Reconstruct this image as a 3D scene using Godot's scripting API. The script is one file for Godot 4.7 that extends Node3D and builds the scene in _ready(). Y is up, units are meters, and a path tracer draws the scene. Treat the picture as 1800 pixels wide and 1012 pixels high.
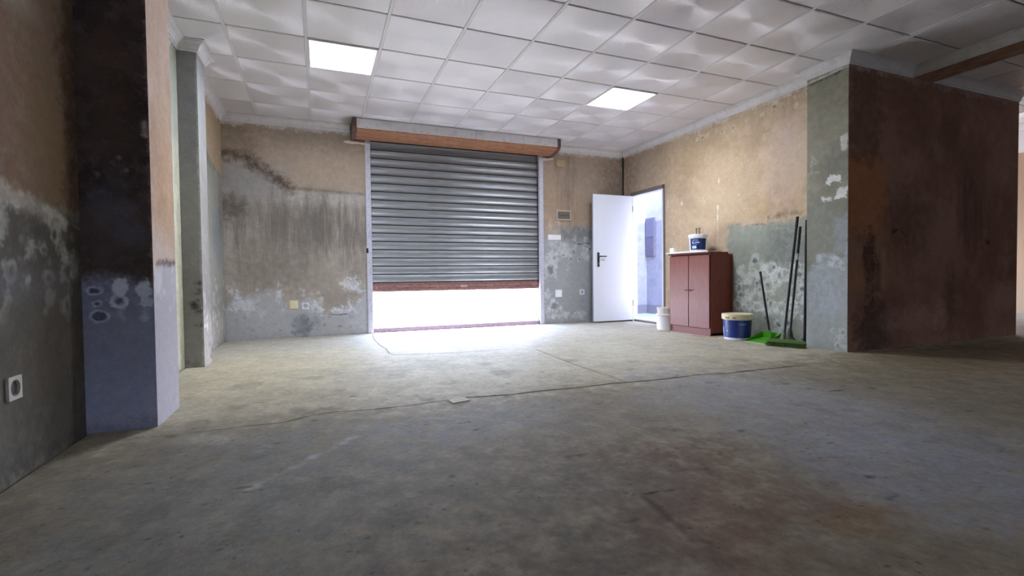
extends Node3D
# An empty ground-floor shop: worn plaster walls, concrete floor, tiled ceiling, a roller shutter raised a little.
# x runs right along the back wall, y up, z towards the viewer; metres.

const H := 2.748        # ceiling
const XL := -1.07       # left wall
const ZB := -6.74       # back wall
const XR := 4.68        # right wall
const XC := 4.56        # face of the right pier
const ZP := -3.01       # brown wall on the right
const TX := -1.264      # ceiling grid
const TZ := -4.402

var noise_tiles: Array[PackedFloat32Array] = []
var used_names := {}

# ------------------------------------------------------------------ surfaces painted in metres
class Paint:
	var w: int
	var h: int
	var ppm: float
	var x0: float
	var top: float
	var r: PackedFloat32Array
	var g: PackedFloat32Array
	var b: PackedFloat32Array
	var hgt: PackedFloat32Array
	var n0: PackedFloat32Array
	var n1: PackedFloat32Array
	var n2: PackedFloat32Array
	var n3: PackedFloat32Array
	var ox: int
	var rng := RandomNumberGenerator.new()

	func _init(tiles: Array[PackedFloat32Array], from_x: float, to_x: float, y_top: float, y_low: float, per_metre: float, seed_: int):
		n0 = tiles[0]; n1 = tiles[1]; n2 = tiles[2]; n3 = tiles[3]
		ppm = per_metre
		x0 = from_x
		top = y_top
		w = int(ceil((to_x - from_x) * ppm))
		h = int(ceil((y_top - y_low) * ppm))
		r.resize(w * h); g.resize(w * h); b.resize(w * h); hgt.resize(w * h)
		rng.seed = seed_
		ox = seed_ * 137

	# three tones mixed by broad and fine unevenness
	func base(c0: Color, c1: Color, c2: Color, fine := 0.25) -> void:
		for y in h:
			var row := y * w
			var ny := ((y + ox * 3) & 511) << 9
			for x in w:
				var k := ny | ((x + ox) & 511)
				var a := clampf(0.5 + 0.9 * n0[k] + fine * n2[k], 0.0, 1.0)
				var c := clampf(n1[k] * 0.8 + fine * n3[k], 0.0, 0.8)
				var q := row + x
				r[q] = lerpf(lerpf(c0.r, c1.r, a), c2.r, c)
				g[q] = lerpf(lerpf(c0.g, c1.g, a), c2.g, c)
				b[q] = lerpf(lerpf(c0.b, c1.b, a), c2.b, c)

	# kind: 0 ellipse, 1 ring, 2 below a line, 3 above a line, 4 stroke, 5 box
	func lay(kind: int, p: PackedFloat32Array, col: Color, alpha: float, edge: float, jit: float, grain := 0.3, rise := 0.0, streak := false) -> void:
		var lo := Vector2(-1e6, -1e6)
		var hi := Vector2(1e6, 1e6)
		var m := jit + edge
		if kind == 0 or kind == 1:
			lo = Vector2(p[0] - p[2] - m - 0.05, p[1] - p[3] - m - 0.05)
			hi = Vector2(p[0] + p[2] + m + 0.05, p[1] + p[3] + m + 0.05)
		elif kind == 5:
			lo = Vector2(minf(p[0], p[2]) - m, minf(p[1], p[3]) - m)
			hi = Vector2(maxf(p[0], p[2]) + m, maxf(p[1], p[3]) + m)
		else:
			lo.x = 1e6; hi.x = -1e6
			var ylo := 1e6
			var yhi := -1e6
			var at := 1 if kind == 4 else 0
			while at + 1 < p.size():
				lo.x = minf(lo.x, p[at]); hi.x = maxf(hi.x, p[at])
				ylo = minf(ylo, p[at + 1]); yhi = maxf(yhi, p[at + 1])
				at += 2
			if kind == 4:
				m += p[0]
				lo = Vector2(lo.x - m, ylo - m); hi = Vector2(hi.x + m, yhi + m)
			elif kind == 2:
				hi.y = yhi + m
			else:
				lo.y = ylo - m
		var xa := clampi(int(floor((lo.x - x0) * ppm)), 0, w)
		var xb := clampi(int(ceil((hi.x - x0) * ppm)), 0, w)
		var ya := clampi(int(floor((top - hi.y) * ppm)), 0, h)
		var yb := clampi(int(ceil((top - lo.y) * ppm)), 0, h)
		var line := PackedFloat32Array()
		if kind == 2 or kind == 3:
			line.resize(w)
			for x in range(xa, xb):
				var mx := x0 + x / ppm
				var v := p[1]
				var at := 0
				while at + 3 < p.size():
					if mx >= p[at] and mx <= p[at + 2]:
						v = lerpf(p[at + 1], p[at + 3], (mx - p[at]) / maxf(p[at + 2] - p[at], 1e-5))
						break
					at += 2
				line[x] = v
		var inv := 0.5 / maxf(edge, 1e-4)
		for y in range(ya, yb):
			var my := top - y / ppm
			var ny := (((y >> 3) + ox * 3) & 511) << 9 if streak else ((y + ox * 3) & 511) << 9
			for x in range(xa, xb):
				var mx := x0 + x / ppm
				var d := 0.0
				if kind == 0:
					var ex := (mx - p[0]) / p[2]
					var ey := (my - p[1]) / p[3]
					d = (1.0 - sqrt(ex * ex + ey * ey)) * minf(p[2], p[3])
				elif kind == 1:
					var ex := (mx - p[0]) / p[2]
					var ey := (my - p[1]) / p[3]
					d = (1.0 - sqrt(ex * ex + ey * ey)) * minf(p[2], p[3])
				elif kind == 2:
					d = line[x] - my
				elif kind == 3:
					d = my - line[x]
				elif kind == 4:
					var best := 1e6
					var at := 1
					while at + 3 < p.size():
						var sx := p[at + 2] - p[at]
						var sy := p[at + 3] - p[at + 1]
						var t := clampf(((mx - p[at]) * sx + (my - p[at + 1]) * sy) / (sx * sx + sy * sy + 1e-9), 0.0, 1.0)
						var dx := mx - p[at] - sx * t
						var dy := my - p[at + 1] - sy * t
						best = minf(best, dx * dx + dy * dy)
						at += 2
					d = p[0] - sqrt(best)
				else:
					d = minf(minf(mx - p[0], p[2] - mx), minf(my - p[1], p[3] - my))
				var k := ny | ((x + ox) & 511)
				d += jit * (0.8 * n1[k] + 0.8 * n2[k] + 0.55 * n3[k])
				if kind == 1:
					d = p[4] - absf(d)
				var a := clampf(d * inv + 0.5, 0.0, 1.0)
				if a <= 0.0:
					continue
				a *= alpha * clampf(1.0 - grain * (0.5 - 0.9 * n2[k] - 0.6 * n3[k]), 0.0, 1.0)
				var q := y * w + x
				r[q] += (col.r - r[q]) * a
				g[q] += (col.g - g[q]) * a
				b[q] += (col.b - b[q]) * a
				hgt[q] += (rise - hgt[q]) * a if rise != 0.0 else 0.0

	func ell(x: float, y: float, rx: float, ry: float, col: String, a := 0.8, edge := 0.03, jit := 0.05, grain := 0.3, rise := 0.0, streak := false) -> void:
		lay(0, PackedFloat32Array([x, y, rx, ry]), Color(col), a, edge, jit, grain, rise, streak)

	func ring(x: float, y: float, rx: float, ry: float, wide: float, col: String, a := 0.8, edge := 0.01, jit := 0.03, grain := 0.3, rise := 0.3) -> void:
		lay(1, PackedFloat32Array([x, y, rx, ry, wide]), Color(col), a, edge, jit, grain, rise)

	func below(p: PackedFloat32Array, col: String, a := 0.8, edge := 0.03, jit := 0.05, grain := 0.3, rise := 0.0) -> void:
		lay(2, p, Color(col), a, edge, jit, grain, rise)

	func above(p: PackedFloat32Array, col: String, a := 0.8, edge := 0.03, jit := 0.05, grain := 0.3, rise := 0.0) -> void:
		lay(3, p, Color(col), a, edge, jit, grain, rise)

	func stroke(wide: float, p: PackedFloat32Array, col: String, a := 0.8, edge := 0.01, jit := 0.02, grain := 0.3, rise := 0.0) -> void:
		var q := PackedFloat32Array([wide])
		q.append_array(p)
		lay(4, q, Color(col), a, edge, jit, grain, rise)

	func area(xa: float, ya: float, xb: float, yb: float, col: String, a := 0.8, edge := 0.03, jit := 0.05, grain := 0.3, rise := 0.0, streak := false) -> void:
		lay(5, PackedFloat32Array([xa, ya, xb, yb]), Color(col), a, edge, jit, grain, rise, streak)

	# flaking: pale islands with darker bare spots inside
	func flakes(xa: float, ya: float, xb: float, yb: float, n: int, small: float, big: float, col: String, a := 0.7, bare := "") -> void:
		for i in n:
			var x := rng.randf_range(xa, xb)
			var y := rng.randf_range(ya, yb)
			var s := rng.randf_range(small, big)
			var e := rng.randf_range(0.7, 1.5)
			ell(x, y, s, s * e, col, a, 0.012, s * 0.6, 0.35, 0.5)
			if bare != "" and rng.randf() < 0.6:
				ell(x + s * 0.15, y - s * 0.1, s * 0.5, s * e * 0.5, bare, 0.8, 0.01, s * 0.4, 0.4, 0.08)

	func picture(fine := 0.05) -> ImageTexture:
		var d := PackedByteArray()
		d.resize(w * h * 3)
		var at := 0
		for y in h:
			var ny := ((y + ox) & 511) << 9
			for x in w:
				var q := y * w + x
				var k := ny | ((x + ox * 5) & 511)
				var f := (1.0 + fine * (n3[k] + n2[k])) * 255.0
				d[at] = clampi(int(r[q] * f), 0, 255)
				d[at + 1] = clampi(int(g[q] * f), 0, 255)
				d[at + 2] = clampi(int(b[q] * f), 0, 255)
				at += 3
		return ImageTexture.create_from_image(Image.create_from_data(w, h, false, Image.FORMAT_RGB8, d))

	func relief(rough := 0.018) -> ImageTexture:
		var d := PackedByteArray()
		d.resize(w * h)
		for y in h:
			var ny := ((y + ox) & 511) << 9
			for x in w:
				var q := y * w + x
				var k := ny | ((x + ox * 5) & 511)
				d[q] = clampi(int((0.25 + 0.6 * hgt[q] + rough * (n2[k] + 0.7 * n3[k] + 0.8 * n1[k])) * 255.0), 0, 255)
		return ImageTexture.create_from_image(Image.create_from_data(w, h, false, Image.FORMAT_L8, d))

	func material(called: String, rough := 0.92, deep := 0.4, fine := 0.035) -> StandardMaterial3D:
		var m := StandardMaterial3D.new()
		m.resource_name = called
		m.albedo_texture = picture(fine)
		m.roughness = rough
		m.metallic_specular = 0.3
		m.heightmap_enabled = true
		m.heightmap_texture = relief()
		m.heightmap_scale = deep
		m.texture_repeat = false
		return m


func seamless(freq: float, octaves: int, seed_: int, kind := FastNoiseLite.TYPE_SIMPLEX_SMOOTH) -> PackedFloat32Array:
	var f := FastNoiseLite.new()
	f.noise_type = kind
	f.seed = seed_
	f.frequency = freq
	f.fractal_octaves = octaves
	var im := f.get_seamless_image(512, 512)
	im.convert(Image.FORMAT_L8)
	var d := im.get_data()
	var out := PackedFloat32Array()
	out.resize(d.size())
	for i in d.size():
		out[i] = (d[i] - 127.5) / 127.5
	return out


# ------------------------------------------------------------------ mesh helpers
func mb() -> SurfaceTool:
	var st := SurfaceTool.new()
	st.begin(Mesh.PRIMITIVE_TRIANGLES)
	return st


func vert(st: SurfaceTool, p: Vector3, n: Vector3, uv: Vector2) -> void:
	st.set_normal(n)
	st.set_uv(uv)
	st.add_vertex(p)


func tri(st: SurfaceTool, a: Vector3, b: Vector3, c: Vector3, n: Vector3, ua := Vector2.ZERO, ub := Vector2.ZERO, uc := Vector2.ZERO) -> void:
	if (b - a).cross(c - a).dot(n) > 0.0:
		vert(st, a, n, ua); vert(st, c, n, uc); vert(st, b, n, ub)
	else:
		vert(st, a, n, ua); vert(st, b, n, ub); vert(st, c, n, uc)


func quad(st: SurfaceTool, a: Vector3, b: Vector3, c: Vector3, d: Vector3, n: Vector3, uvs := PackedVector2Array([Vector2(0, 1), Vector2(1, 1), Vector2(1, 0), Vector2(0, 0)])) -> void:
	tri(st, a, b, c, n, uvs[0], uvs[1], uvs[2])
	tri(st, a, c, d, n, uvs[0], uvs[2], uvs[3])


# a box with chamfered edges
func box(st: SurfaceTool, lo: Vector3, hi: Vector3, bev := 0.0, xf := Transform3D.IDENTITY) -> void:
	var c := (lo + hi) / 2.0
	var e := (hi - lo) / 2.0
	var f := e - Vector3.ONE * bev
	var ax := [Vector3.RIGHT, Vector3.UP, Vector3.BACK]
	for i in 3:
		var j := (i + 1) % 3
		var k := (i + 2) % 3
		for s in [-1.0, 1.0]:
			var o: Vector3 = c + ax[i] * e[i] * s
			var u: Vector3 = ax[j] * f[j]
			var v: Vector3 = ax[k] * f[k]
			quad(st, xf * (o - u - v), xf * (o + u - v), xf * (o + u + v), xf * (o - u + v), (xf.basis * (ax[i] * s)).normalized())
			if bev > 0.0:
				for t in [-1.0, 1.0]:   # edge between face i and face j
					var a: Vector3 = c + ax[i] * e[i] * s + ax[j] * f[j] * t
					var b: Vector3 = c + ax[i] * f[i] * s + ax[j] * e[j] * t
					quad(st, xf * (a - v), xf * (a + v), xf * (b + v), xf * (b - v), (xf.basis * (ax[i] * s + ax[j] * t)).normalized())
	if bev > 0.0:
		for sx in [-1.0, 1.0]:
			for sy in [-1.0, 1.0]:
				for sz in [-1.0, 1.0]:
					var s := Vector3(sx, sy, sz)
					tri(st, xf * (c + Vector3(e.x, f.y, f.z) * s), xf * (c + Vector3(f.x, e.y, f.z) * s), xf * (c + Vector3(f.x, f.y, e.z) * s), (xf.basis * s).normalized())


# a turned shape: profile of (radius, height)
func lathe(st: SurfaceTool, prof: PackedVector2Array, seg := 24, xf := Transform3D.IDENTITY, sweep := TAU) -> void:
	for i in prof.size() - 1:
		var p := prof[i]
		var q := prof[i + 1]
		var d := q - p
		if d.length() < 1e-7:
			continue
		var nn := Vector2(d.y, -d.x).normalized()
		for s in seg:
			var a0 := sweep * s / seg
			var a1 := sweep * (s + 1) / seg
			var d0 := Vector3(cos(a0), 0, sin(a0))
			var d1 := Vector3(cos(a1), 0, sin(a1))
			var pts := [d0 * p.x + Vector3.UP * p.y, d1 * p.x + Vector3.UP * p.y, d1 * q.x + Vector3.UP * q.y, d0 * q.x + Vector3.UP * q.y]
			var nrm := [d0 * nn.x + Vector3.UP * nn.y, d1 * nn.x + Vector3.UP * nn.y]
			var uv := [Vector2(a0 / TAU, 1.0 - float(i) / (prof.size() - 1)), Vector2(a1 / TAU, 1.0 - float(i) / (prof.size() - 1)), Vector2(a1 / TAU, 1.0 - float(i + 1) / (prof.size() - 1)), Vector2(a0 / TAU, 1.0 - float(i + 1) / (prof.size() - 1))]
			for o: int in [0, 1, 2, 0, 2, 3]:
				vert(st, xf * (pts[o] as Vector3), (xf.basis * (nrm[1 if o == 1 or o == 2 else 0] as Vector3)).normalized(), uv[o])


# a round bar along points
func bar(st: SurfaceTool, pts: PackedVector3Array, radii: PackedFloat32Array, seg := 10, caps := true) -> void:
	var rings := []
	var side := Vector3.ZERO
	for i in pts.size():
		var d := (pts[mini(i + 1, pts.size() - 1)] - pts[maxi(i - 1, 0)]).normalized()
		if side == Vector3.ZERO:
			side = d.cross(Vector3.UP if absf(d.y) < 0.9 else Vector3.RIGHT).normalized()
		side = (side - d * side.dot(d)).normalized()
		var up := d.cross(side)
		var ring := PackedVector3Array()
		for s in seg:
			var a := TAU * s / seg
			ring.append(side * cos(a) + up * sin(a))
		rings.append(ring)
	for i in pts.size() - 1:
		for s in seg:
			var t := (s + 1) % seg
			var n0: Vector3 = rings[i][s]
			var n1: Vector3 = rings[i][t]
			var n2: Vector3 = rings[i + 1][t]
			var n3: Vector3 = rings[i + 1][s]
			var p := [pts[i] + n0 * radii[i], pts[i] + n1 * radii[i], pts[i + 1] + n2 * radii[i + 1], pts[i + 1] + n3 * radii[i + 1]]
			var n := [n0, n1, n2, n3]
			var mid := (n0 + n1).normalized()
			var order := [0, 1, 2, 0, 2, 3] if (p[1] - p[0]).cross(p[2] - p[0]).dot(mid) < 0.0 else [0, 2, 1, 0, 3, 2]
			for o: int in order:
				vert(st, p[o], n[o], Vector2(float(s) / seg, i))
	if caps:
		for e: int in [0, pts.size() - 1]:
			var d := (pts[0] - pts[1]).normalized() if e == 0 else (pts[e] - pts[e - 1]).normalized()
			for s in seg:
				tri(st, pts[e], pts[e] + rings[e][s] * radii[e], pts[e] + rings[e][(s + 1) % seg] * radii[e], d)


# a flat outline (x, y) given thickness along +z, then moved by xf
func prism(st: SurfaceTool, poly: PackedVector2Array, depth: float, xf := Transform3D.IDENTITY) -> void:
	var idx := Geometry2D.triangulate_polygon(poly)
	for i in range(0, idx.size(), 3):
		for z: float in [0.0, depth]:
			var n := (xf.basis * Vector3(0, 0, 1 if z > 0.0 else -1)).normalized()
			var t := []
			for k in 3:
				t.append(xf * Vector3(poly[idx[i + k]].x, poly[idx[i + k]].y, z))
			tri(st, t[0], t[1], t[2], n, poly[idx[i]], poly[idx[i + 1]], poly[idx[i + 2]])
	var turn := 1.0 if not Geometry2D.is_polygon_clockwise(poly) else -1.0
	for i in poly.size():
		var a := poly[i]
		var b := poly[(i + 1) % poly.size()]
		var d := (b - a).normalized()
		var n := (xf.basis * (Vector3(d.y, -d.x, 0) * turn)).normalized()
		quad(st, xf * Vector3(a.x, a.y, 0), xf * Vector3(b.x, b.y, 0), xf * Vector3(b.x, b.y, depth), xf * Vector3(a.x, a.y, depth), n)


func numbered(called: String) -> String:
	var k: int = used_names.get(called, -1) + 1
	used_names[called] = k
	return called if k == 0 else "%s_%03d" % [called, k]


func obj(called: String, st: SurfaceTool, m: Material, parent: Node = self) -> MeshInstance3D:
	var o := MeshInstance3D.new()
	o.name = numbered(called) if parent == self else called
	o.mesh = st.commit()
	o.material_override = m
	parent.add_child(o, true)
	return o


func thing(called: String, label: String, category: String, at := Vector3.ZERO, turn := 0.0, group := "") -> Node3D:
	var o := Node3D.new()
	o.name = numbered(called)
	add_child(o)
	o.position = at
	o.rotation.y = turn
	o.set_meta("label", label)
	o.set_meta("category", category)
	if group != "":
		o.set_meta("group", group)
	return o


func tag(o: Node3D, label: String, category: String, group := "") -> Node3D:
	o.set_meta("label", label)
	o.set_meta("category", category)
	if group != "":
		o.set_meta("group", group)
	return o


func struct(o: Node3D) -> Node3D:
	o.set_meta("kind", "structure")
	return o


func plain(called: String, col: String, rough := 0.7, metal := 0.0, spec := 0.5) -> StandardMaterial3D:
	var m := StandardMaterial3D.new()
	m.resource_name = called
	m.albedo_color = Color(col)
	m.roughness = rough
	m.metallic = metal
	m.metallic_specular = spec
	return m


# a material of two or three tones spread by noise, on the object's own axes
func mottled(called: String, cols: PackedStringArray, scale: Vector3, freq := 0.02, rough := 0.7, metal := 0.0, octaves := 5, bumps := 0.0) -> StandardMaterial3D:
	var m := plain(called, "ffffff", rough, metal)
	var f := FastNoiseLite.new()
	f.seed = called.hash() % 1000
	f.frequency = freq
	f.fractal_octaves = octaves
	var t := NoiseTexture2D.new()
	t.width = 256
	t.height = 256
	t.seamless = true
	t.noise = f
	var ramp := Gradient.new()
	ramp.offsets = PackedFloat32Array()
	ramp.colors = PackedColorArray()
	for i in cols.size():
		ramp.add_point(0.2 + 0.6 * i / maxf(cols.size() - 1.0, 1.0), Color(cols[i]))
	while ramp.get_point_count() > cols.size():
		ramp.remove_point(0)
	t.color_ramp = ramp
	m.albedo_texture = t
	m.uv1_triplanar = true
	m.uv1_scale = scale
	if bumps > 0.0:
		m.heightmap_enabled = true
		m.heightmap_texture = t
		m.heightmap_scale = bumps
	return m


# a wall of a given thickness with rectangular openings; o = bottom left of its inner face seen from the room
func wall(called: String, o: Vector3, along: Vector3, inward: Vector3, length: float, height: float, thick: float, holes: Array, m: Material, low := -0.04, uv_from := 0.0, uv_len := -1.0, uv_high := -1.0) -> MeshInstance3D:
	var us := [0.0, length]
	var vs := [low, height]
	for hh: Rect2 in holes:
		for u: float in [hh.position.x, hh.end.x]:
			if u > 0.0 and u < length and not us.has(u): us.append(u)
		for v: float in [hh.position.y, hh.end.y]:
			if v > low and v < height and not vs.has(v): vs.append(v)
	us.sort()
	vs.sort()
	var solid := func(i: int, j: int) -> bool:
		if i < 0 or j < 0 or i >= us.size() - 1 or j >= vs.size() - 1:
			return false
		var c := Vector2((us[i] + us[i + 1]) / 2.0, (vs[j] + vs[j + 1]) / 2.0)
		for hh: Rect2 in holes:
			if hh.has_point(c):
				return false
		return true
	var ul := uv_len if uv_len > 0.0 else length
	var vh := uv_high if uv_high > 0.0 else height
	var st := mb()
	var back := -inward * thick
	for i in us.size() - 1:
		for j in vs.size() - 1:
			if not solid.call(i, j):
				continue
			var a: Vector3 = o + along * us[i] + Vector3.UP * vs[j]
			var b: Vector3 = o + along * us[i + 1] + Vector3.UP * vs[j]
			var c: Vector3 = o + along * us[i + 1] + Vector3.UP * vs[j + 1]
			var d: Vector3 = o + along * us[i] + Vector3.UP * vs[j + 1]
			var ua: float = (us[i] + uv_from) / ul
			var ub: float = (us[i + 1] + uv_from) / ul
			var va: float = 1.0 - vs[j] / vh
			var vb: float = 1.0 - vs[j + 1] / vh
			var uv := PackedVector2Array([Vector2(ua, va), Vector2(ub, va), Vector2(ub, vb), Vector2(ua, vb)])
			quad(st, a, b, c, d, inward, uv)
			quad(st, a + back, b + back, c + back, d + back, -inward, uv)
			if not solid.call(i - 1, j): quad(st, a, d, d + back, a + back, -along, PackedVector2Array([uv[0], uv[3], uv[3], uv[0]]))
			if not solid.call(i + 1, j): quad(st, b, c, c + back, b + back, along, PackedVector2Array([uv[1], uv[2], uv[2], uv[1]]))
			if not solid.call(i, j - 1): quad(st, a, b, b + back, a + back, Vector3.DOWN, PackedVector2Array([uv[0], uv[1], uv[1], uv[0]]))
			if not solid.call(i, j + 1): quad(st, d, c, c + back, d + back, Vector3.UP, PackedVector2Array([uv[3], uv[2], uv[2], uv[3]]))
	var w := obj(called, st, m)
	struct(w)
	return w


func slab(called: String, lo: Vector3, hi: Vector3, m: Material, bev := 0.0) -> MeshInstance3D:
	var st := mb()
	box(st, lo, hi, bev)
	var o := obj(called, st, m)
	struct(o)
	return o


# a moulding along a path (x, z); the room lies on the side (-dz, dx)
func moulding(called: String, path: PackedVector2Array, prof: PackedVector2Array, m: Material) -> void:
	var st := mb()
	var offs: Array[Vector2] = []
	for i in path.size():
		var d0 := (path[i] - path[i - 1]).normalized() if i > 0 else (path[1] - path[0]).normalized()
		var d1 := (path[i + 1] - path[i]).normalized() if i + 1 < path.size() else d0
		var n0 := Vector2(-d0.y, d0.x)
		var n1 := Vector2(-d1.y, d1.x)
		offs.append((n0 + n1) / (1.0 + n0.dot(n1)))
	for i in path.size() - 1:
		var d := (path[i + 1] - path[i]).normalized()
		for k in prof.size():
			var a := prof[k]
			var b := prof[(k + 1) % prof.size()]
			var e := b - a
			var pn := Vector2(e.y, -e.x).normalized()
			var p := []
			for c: Array in [[i, a], [i + 1, a], [i + 1, b], [i, b]]:
				var xz: Vector2 = path[c[0]] + offs[c[0]] * (c[1] as Vector2).x
				p.append(Vector3(xz.x, (c[1] as Vector2).y, xz.y))
			var n := (Vector3(-d.y, 0, d.x) * pn.x + Vector3.UP * pn.y).normalized()
			quad(st, p[0], p[1], p[2], p[3], n)
	struct(obj(called, st, m))


# a narrow gap run along points: out along one side, back along the other
func gap(pts: PackedVector2Array, half: float, flip := 1.0) -> PackedVector2Array:
	var one := PackedVector2Array()
	var two := PackedVector2Array()
	for i in pts.size():
		var d := (pts[mini(i + 1, pts.size() - 1)] - pts[maxi(i - 1, 0)]).normalized()
		var n := Vector2(-d.y, d.x) * flip * half * (1.0 if i < pts.size() - 1 else 0.2)
		one.append(pts[i] + n)
		two.insert(0, pts[i] - n)
	one.append_array(two)
	return one


func _ready() -> void:
	# ---- camera
	var cam := Camera3D.new()
	cam.name = "camera"
	cam.position = Vector3(0, 0.747, 0)
	cam.rotation = Vector3(-0.0247, -0.3793, -0.0118)
	cam.fov = 61.6
	cam.near = 0.05
	cam.far = 200.0
	add_child(cam)
	# ---- sky, sun, exposure
	var env := Environment.new()
	var sky := Sky.new()
	var sm := ProceduralSkyMaterial.new()
	sm.sky_top_color = Color(0.70, 0.80, 0.98)
	sm.sky_horizon_color = Color(0.89, 0.93, 1.0)
	sm.ground_bottom_color = Color(0.5, 0.48, 0.46)
	sm.ground_horizon_color = Color(0.7, 0.7, 0.7)
	sm.sky_energy_multiplier = 3.0
	sm.ground_energy_multiplier = 2.0
	sky.sky_material = sm
	env.background_mode = Environment.BG_SKY
	env.sky = sky
	env.tonemap_mode = Environment.TONE_MAPPER_LINEAR
	env.tonemap_exposure = 3.4
	env.sdfgi_enabled = true
	env.ssao_enabled = true
	env.ssil_enabled = true
	var we := WorldEnvironment.new()
	we.name = "world"
	we.environment = env
	add_child(we)
	var sun := DirectionalLight3D.new()
	sun.name = "sun"
	sun.light_color = Color(1.0, 0.98, 0.96)
	sun.light_energy = 7.0
	sun.light_angular_distance = 0.53
	sun.shadow_enabled = true
	sun.rotation_degrees = Vector3(-72, 168, 0)      # high, in front of the shop
	add_child(sun)

	for k in 4:
		noise_tiles.append(seamless([0.006, 0.016, 0.06, 0.2][k], [4, 3, 3, 2][k], 11 + k))

	shell()
	ceiling()
	shutter()
	door_and_corridor()
	objects()
	wall_fittings()


func grime_wall(from_x: float, to_x: float, ppm: float, seed_: int) -> Paint:
	return Paint.new(noise_tiles, from_x, to_x, H + 0.06, 0.0, ppm, seed_)


func shell() -> void:
	var top := H + 0.06
	var under := plain("raw concrete", "6f6b66", 0.95)
	# --- ground outside and the slab under the floor
	slab("ground", Vector3(-14, -0.4, -40), Vector3(24, -0.06, -6.98), mottled("pavement", ["b4b0a8", "c2beb6"], Vector3.ONE * 0.3))
	slab("ground_rear", Vector3(-14, -0.4, 8.24), Vector3(24, -0.06, 34), mottled("yard", ["a9a6a0", "b8b5ae"], Vector3.ONE * 0.3))
	slab("floor_base", Vector3(-1.3, -0.35, -6.98), Vector3(11.5, -0.03, 8.24), plain("dark rubble under the floor", "2a2825", 1.0))
	floor_slabs()

	# --- back wall
	var p := grime_wall(XL, XR, 160.0, 3)
	p.base(Color("ada196"), Color("998e84"), Color("bab0a6"))
	p.above([XL, 2.29, -0.84, 2.26, -0.55, 2.05, -0.33, 1.90, -0.01, 1.89, 0.61, 1.87, 3.2, 1.6, XR, 1.55], "b29d8a", 0.9, 0.03, 0.04)
	p.ell(0.1, 2.25, 0.5, 0.28, "b8a590", 0.6, 0.2, 0.15)
	p.ell(-0.9, 2.5, 0.25, 0.25, "82735f", 0.6, 0.15, 0.12)
	p.area(-0.5, 2.45, 0.6, 2.66, "85796b", 0.5, 0.12, 0.1)
	p.area(-1.05, 1.78, -0.35, 2.16, "9c9a97", 0.8, 0.1, 0.12)
	p.area(-0.45, 1.70, 0.6, 1.86, "bbb8b2", 0.75, 0.05, 0.04)
	p.stroke(0.055, [-1.05, 2.29, -0.84, 2.25, -0.55, 2.04, -0.33, 1.90], "54453a", 0.85, 0.06, 0.05)
	p.stroke(0.012, [-0.35, 1.9, 0.0, 1.885, 0.61, 1.86], "6a5f54", 0.7, 0.02, 0.012)
	p.ell(-0.97, 1.62, 0.15, 0.14, "62594f", 0.8, 0.06, 0.06)
	p.ell(-0.15, 1.40, 0.6, 0.30, "6d665e", 0.7, 0.2, 0.2, 0.2, 0.0, true)
	p.ell(0.15, 1.30, 0.30, 0.28, "6f6962", 0.5, 0.16, 0.16, 0.3, 0.0, true)
	p.ell(-0.75, 1.2, 0.15, 0.5, "7a7166", 0.5, 0.12, 0.1, 0.5, 0.0, true)
	p.ell(-0.4, 0.95, 0.5, 0.2, "a3978a", 0.5, 0.15, 0.12)
	p.ell(-0.55, 0.85, 0.35, 0.28, "7c746a", 0.5, 0.15, 0.12)
	p.ell(0.25, 0.8, 0.3, 0.16, "9e958b", 0.5, 0.12, 0.1)
	p.ell(0.45, 0.72, 0.06, 0.16, "7a736c", 0.6, 0.05, 0.05)
	p.below([XL, 0.37, -0.98, 0.58, -0.73, 0.54, -0.48, 0.62, -0.42, 0.46, -0.12, 0.46, -0.02, 0.35, 0.19, 0.36, 0.41, 0.43, 0.60, 0.58], "b4b7bc", 0.85, 0.03, 0.07)
	for q: Array in [[-0.97, 0.56, 0.05, 0.09], [-0.88, 0.44, 0.10, 0.05], [-0.48, 0.57, 0.045, 0.1], [-0.06, 0.36, 0.05, 0.05], [0.0, 0.34, 0.07, 0.09], [0.22, 0.33, 0.16, 0.02], [0.40, 0.42, 0.06, 0.06], [0.42, 0.66, 0.12, 0.07], [-0.28, 0.12, 0.05, 0.08], [0.53, 0.03, 0.02, 0.02]]:
		p.ell(q[0], q[1], q[2], q[3], "d6d6da", 0.85, 0.025, 0.06, 0.4, 0.4)
	p.flakes(-1.0, 0.3, 0.6, 0.62, 26, 0.01, 0.035, "d0d0d3", 0.6)
	p.ell(-0.22, 0.15, 0.10, 0.11, "72757a", 0.8, 0.04, 0.06)
	p.ell(-0.05, 0.18, 0.05, 0.10, "80848a", 0.7, 0.04, 0.05)
	p.flakes(-1.0, 0.05, 0.55, 0.35, 16, 0.008, 0.02, "74777c", 0.6)
	p.stroke(0.004, [-0.02, 0.29, 0.05, 0.285, 0.2, 0.265, 0.33, 0.27], "4d5055", 0.8, 0.006, 0.006)
	# right of the shutter
	p.area(3.15, 1.58, XR, 2.66, "a5927f", 0.6, 0.1, 0.1)
	p.ell(3.62, 2.1, 0.12, 0.45, "6f6052", 0.6, 0.12, 0.1, 0.5, 0.0, true)
	p.ell(4.55, 2.0, 0.25, 0.6, "6a5c50", 0.6, 0.2, 0.15)
	p.ell(3.4, 2.0, 0.14, 0.3, "a8917a", 0.5, 0.1, 0.08)
	p.area(3.2, 1.5, XR, 1.95, "a68a72", 0.5, 0.12, 0.1)
	p.below([3.15, 1.25, 3.34, 1.36, 3.51, 1.47, 3.76, 1.50, XR, 1.56], "a1a4a8", 0.92, 0.03, 0.05)
	p.area(3.5, 1.27, XR, 1.5, "6f706f", 0.7, 0.05, 0.06)
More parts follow.
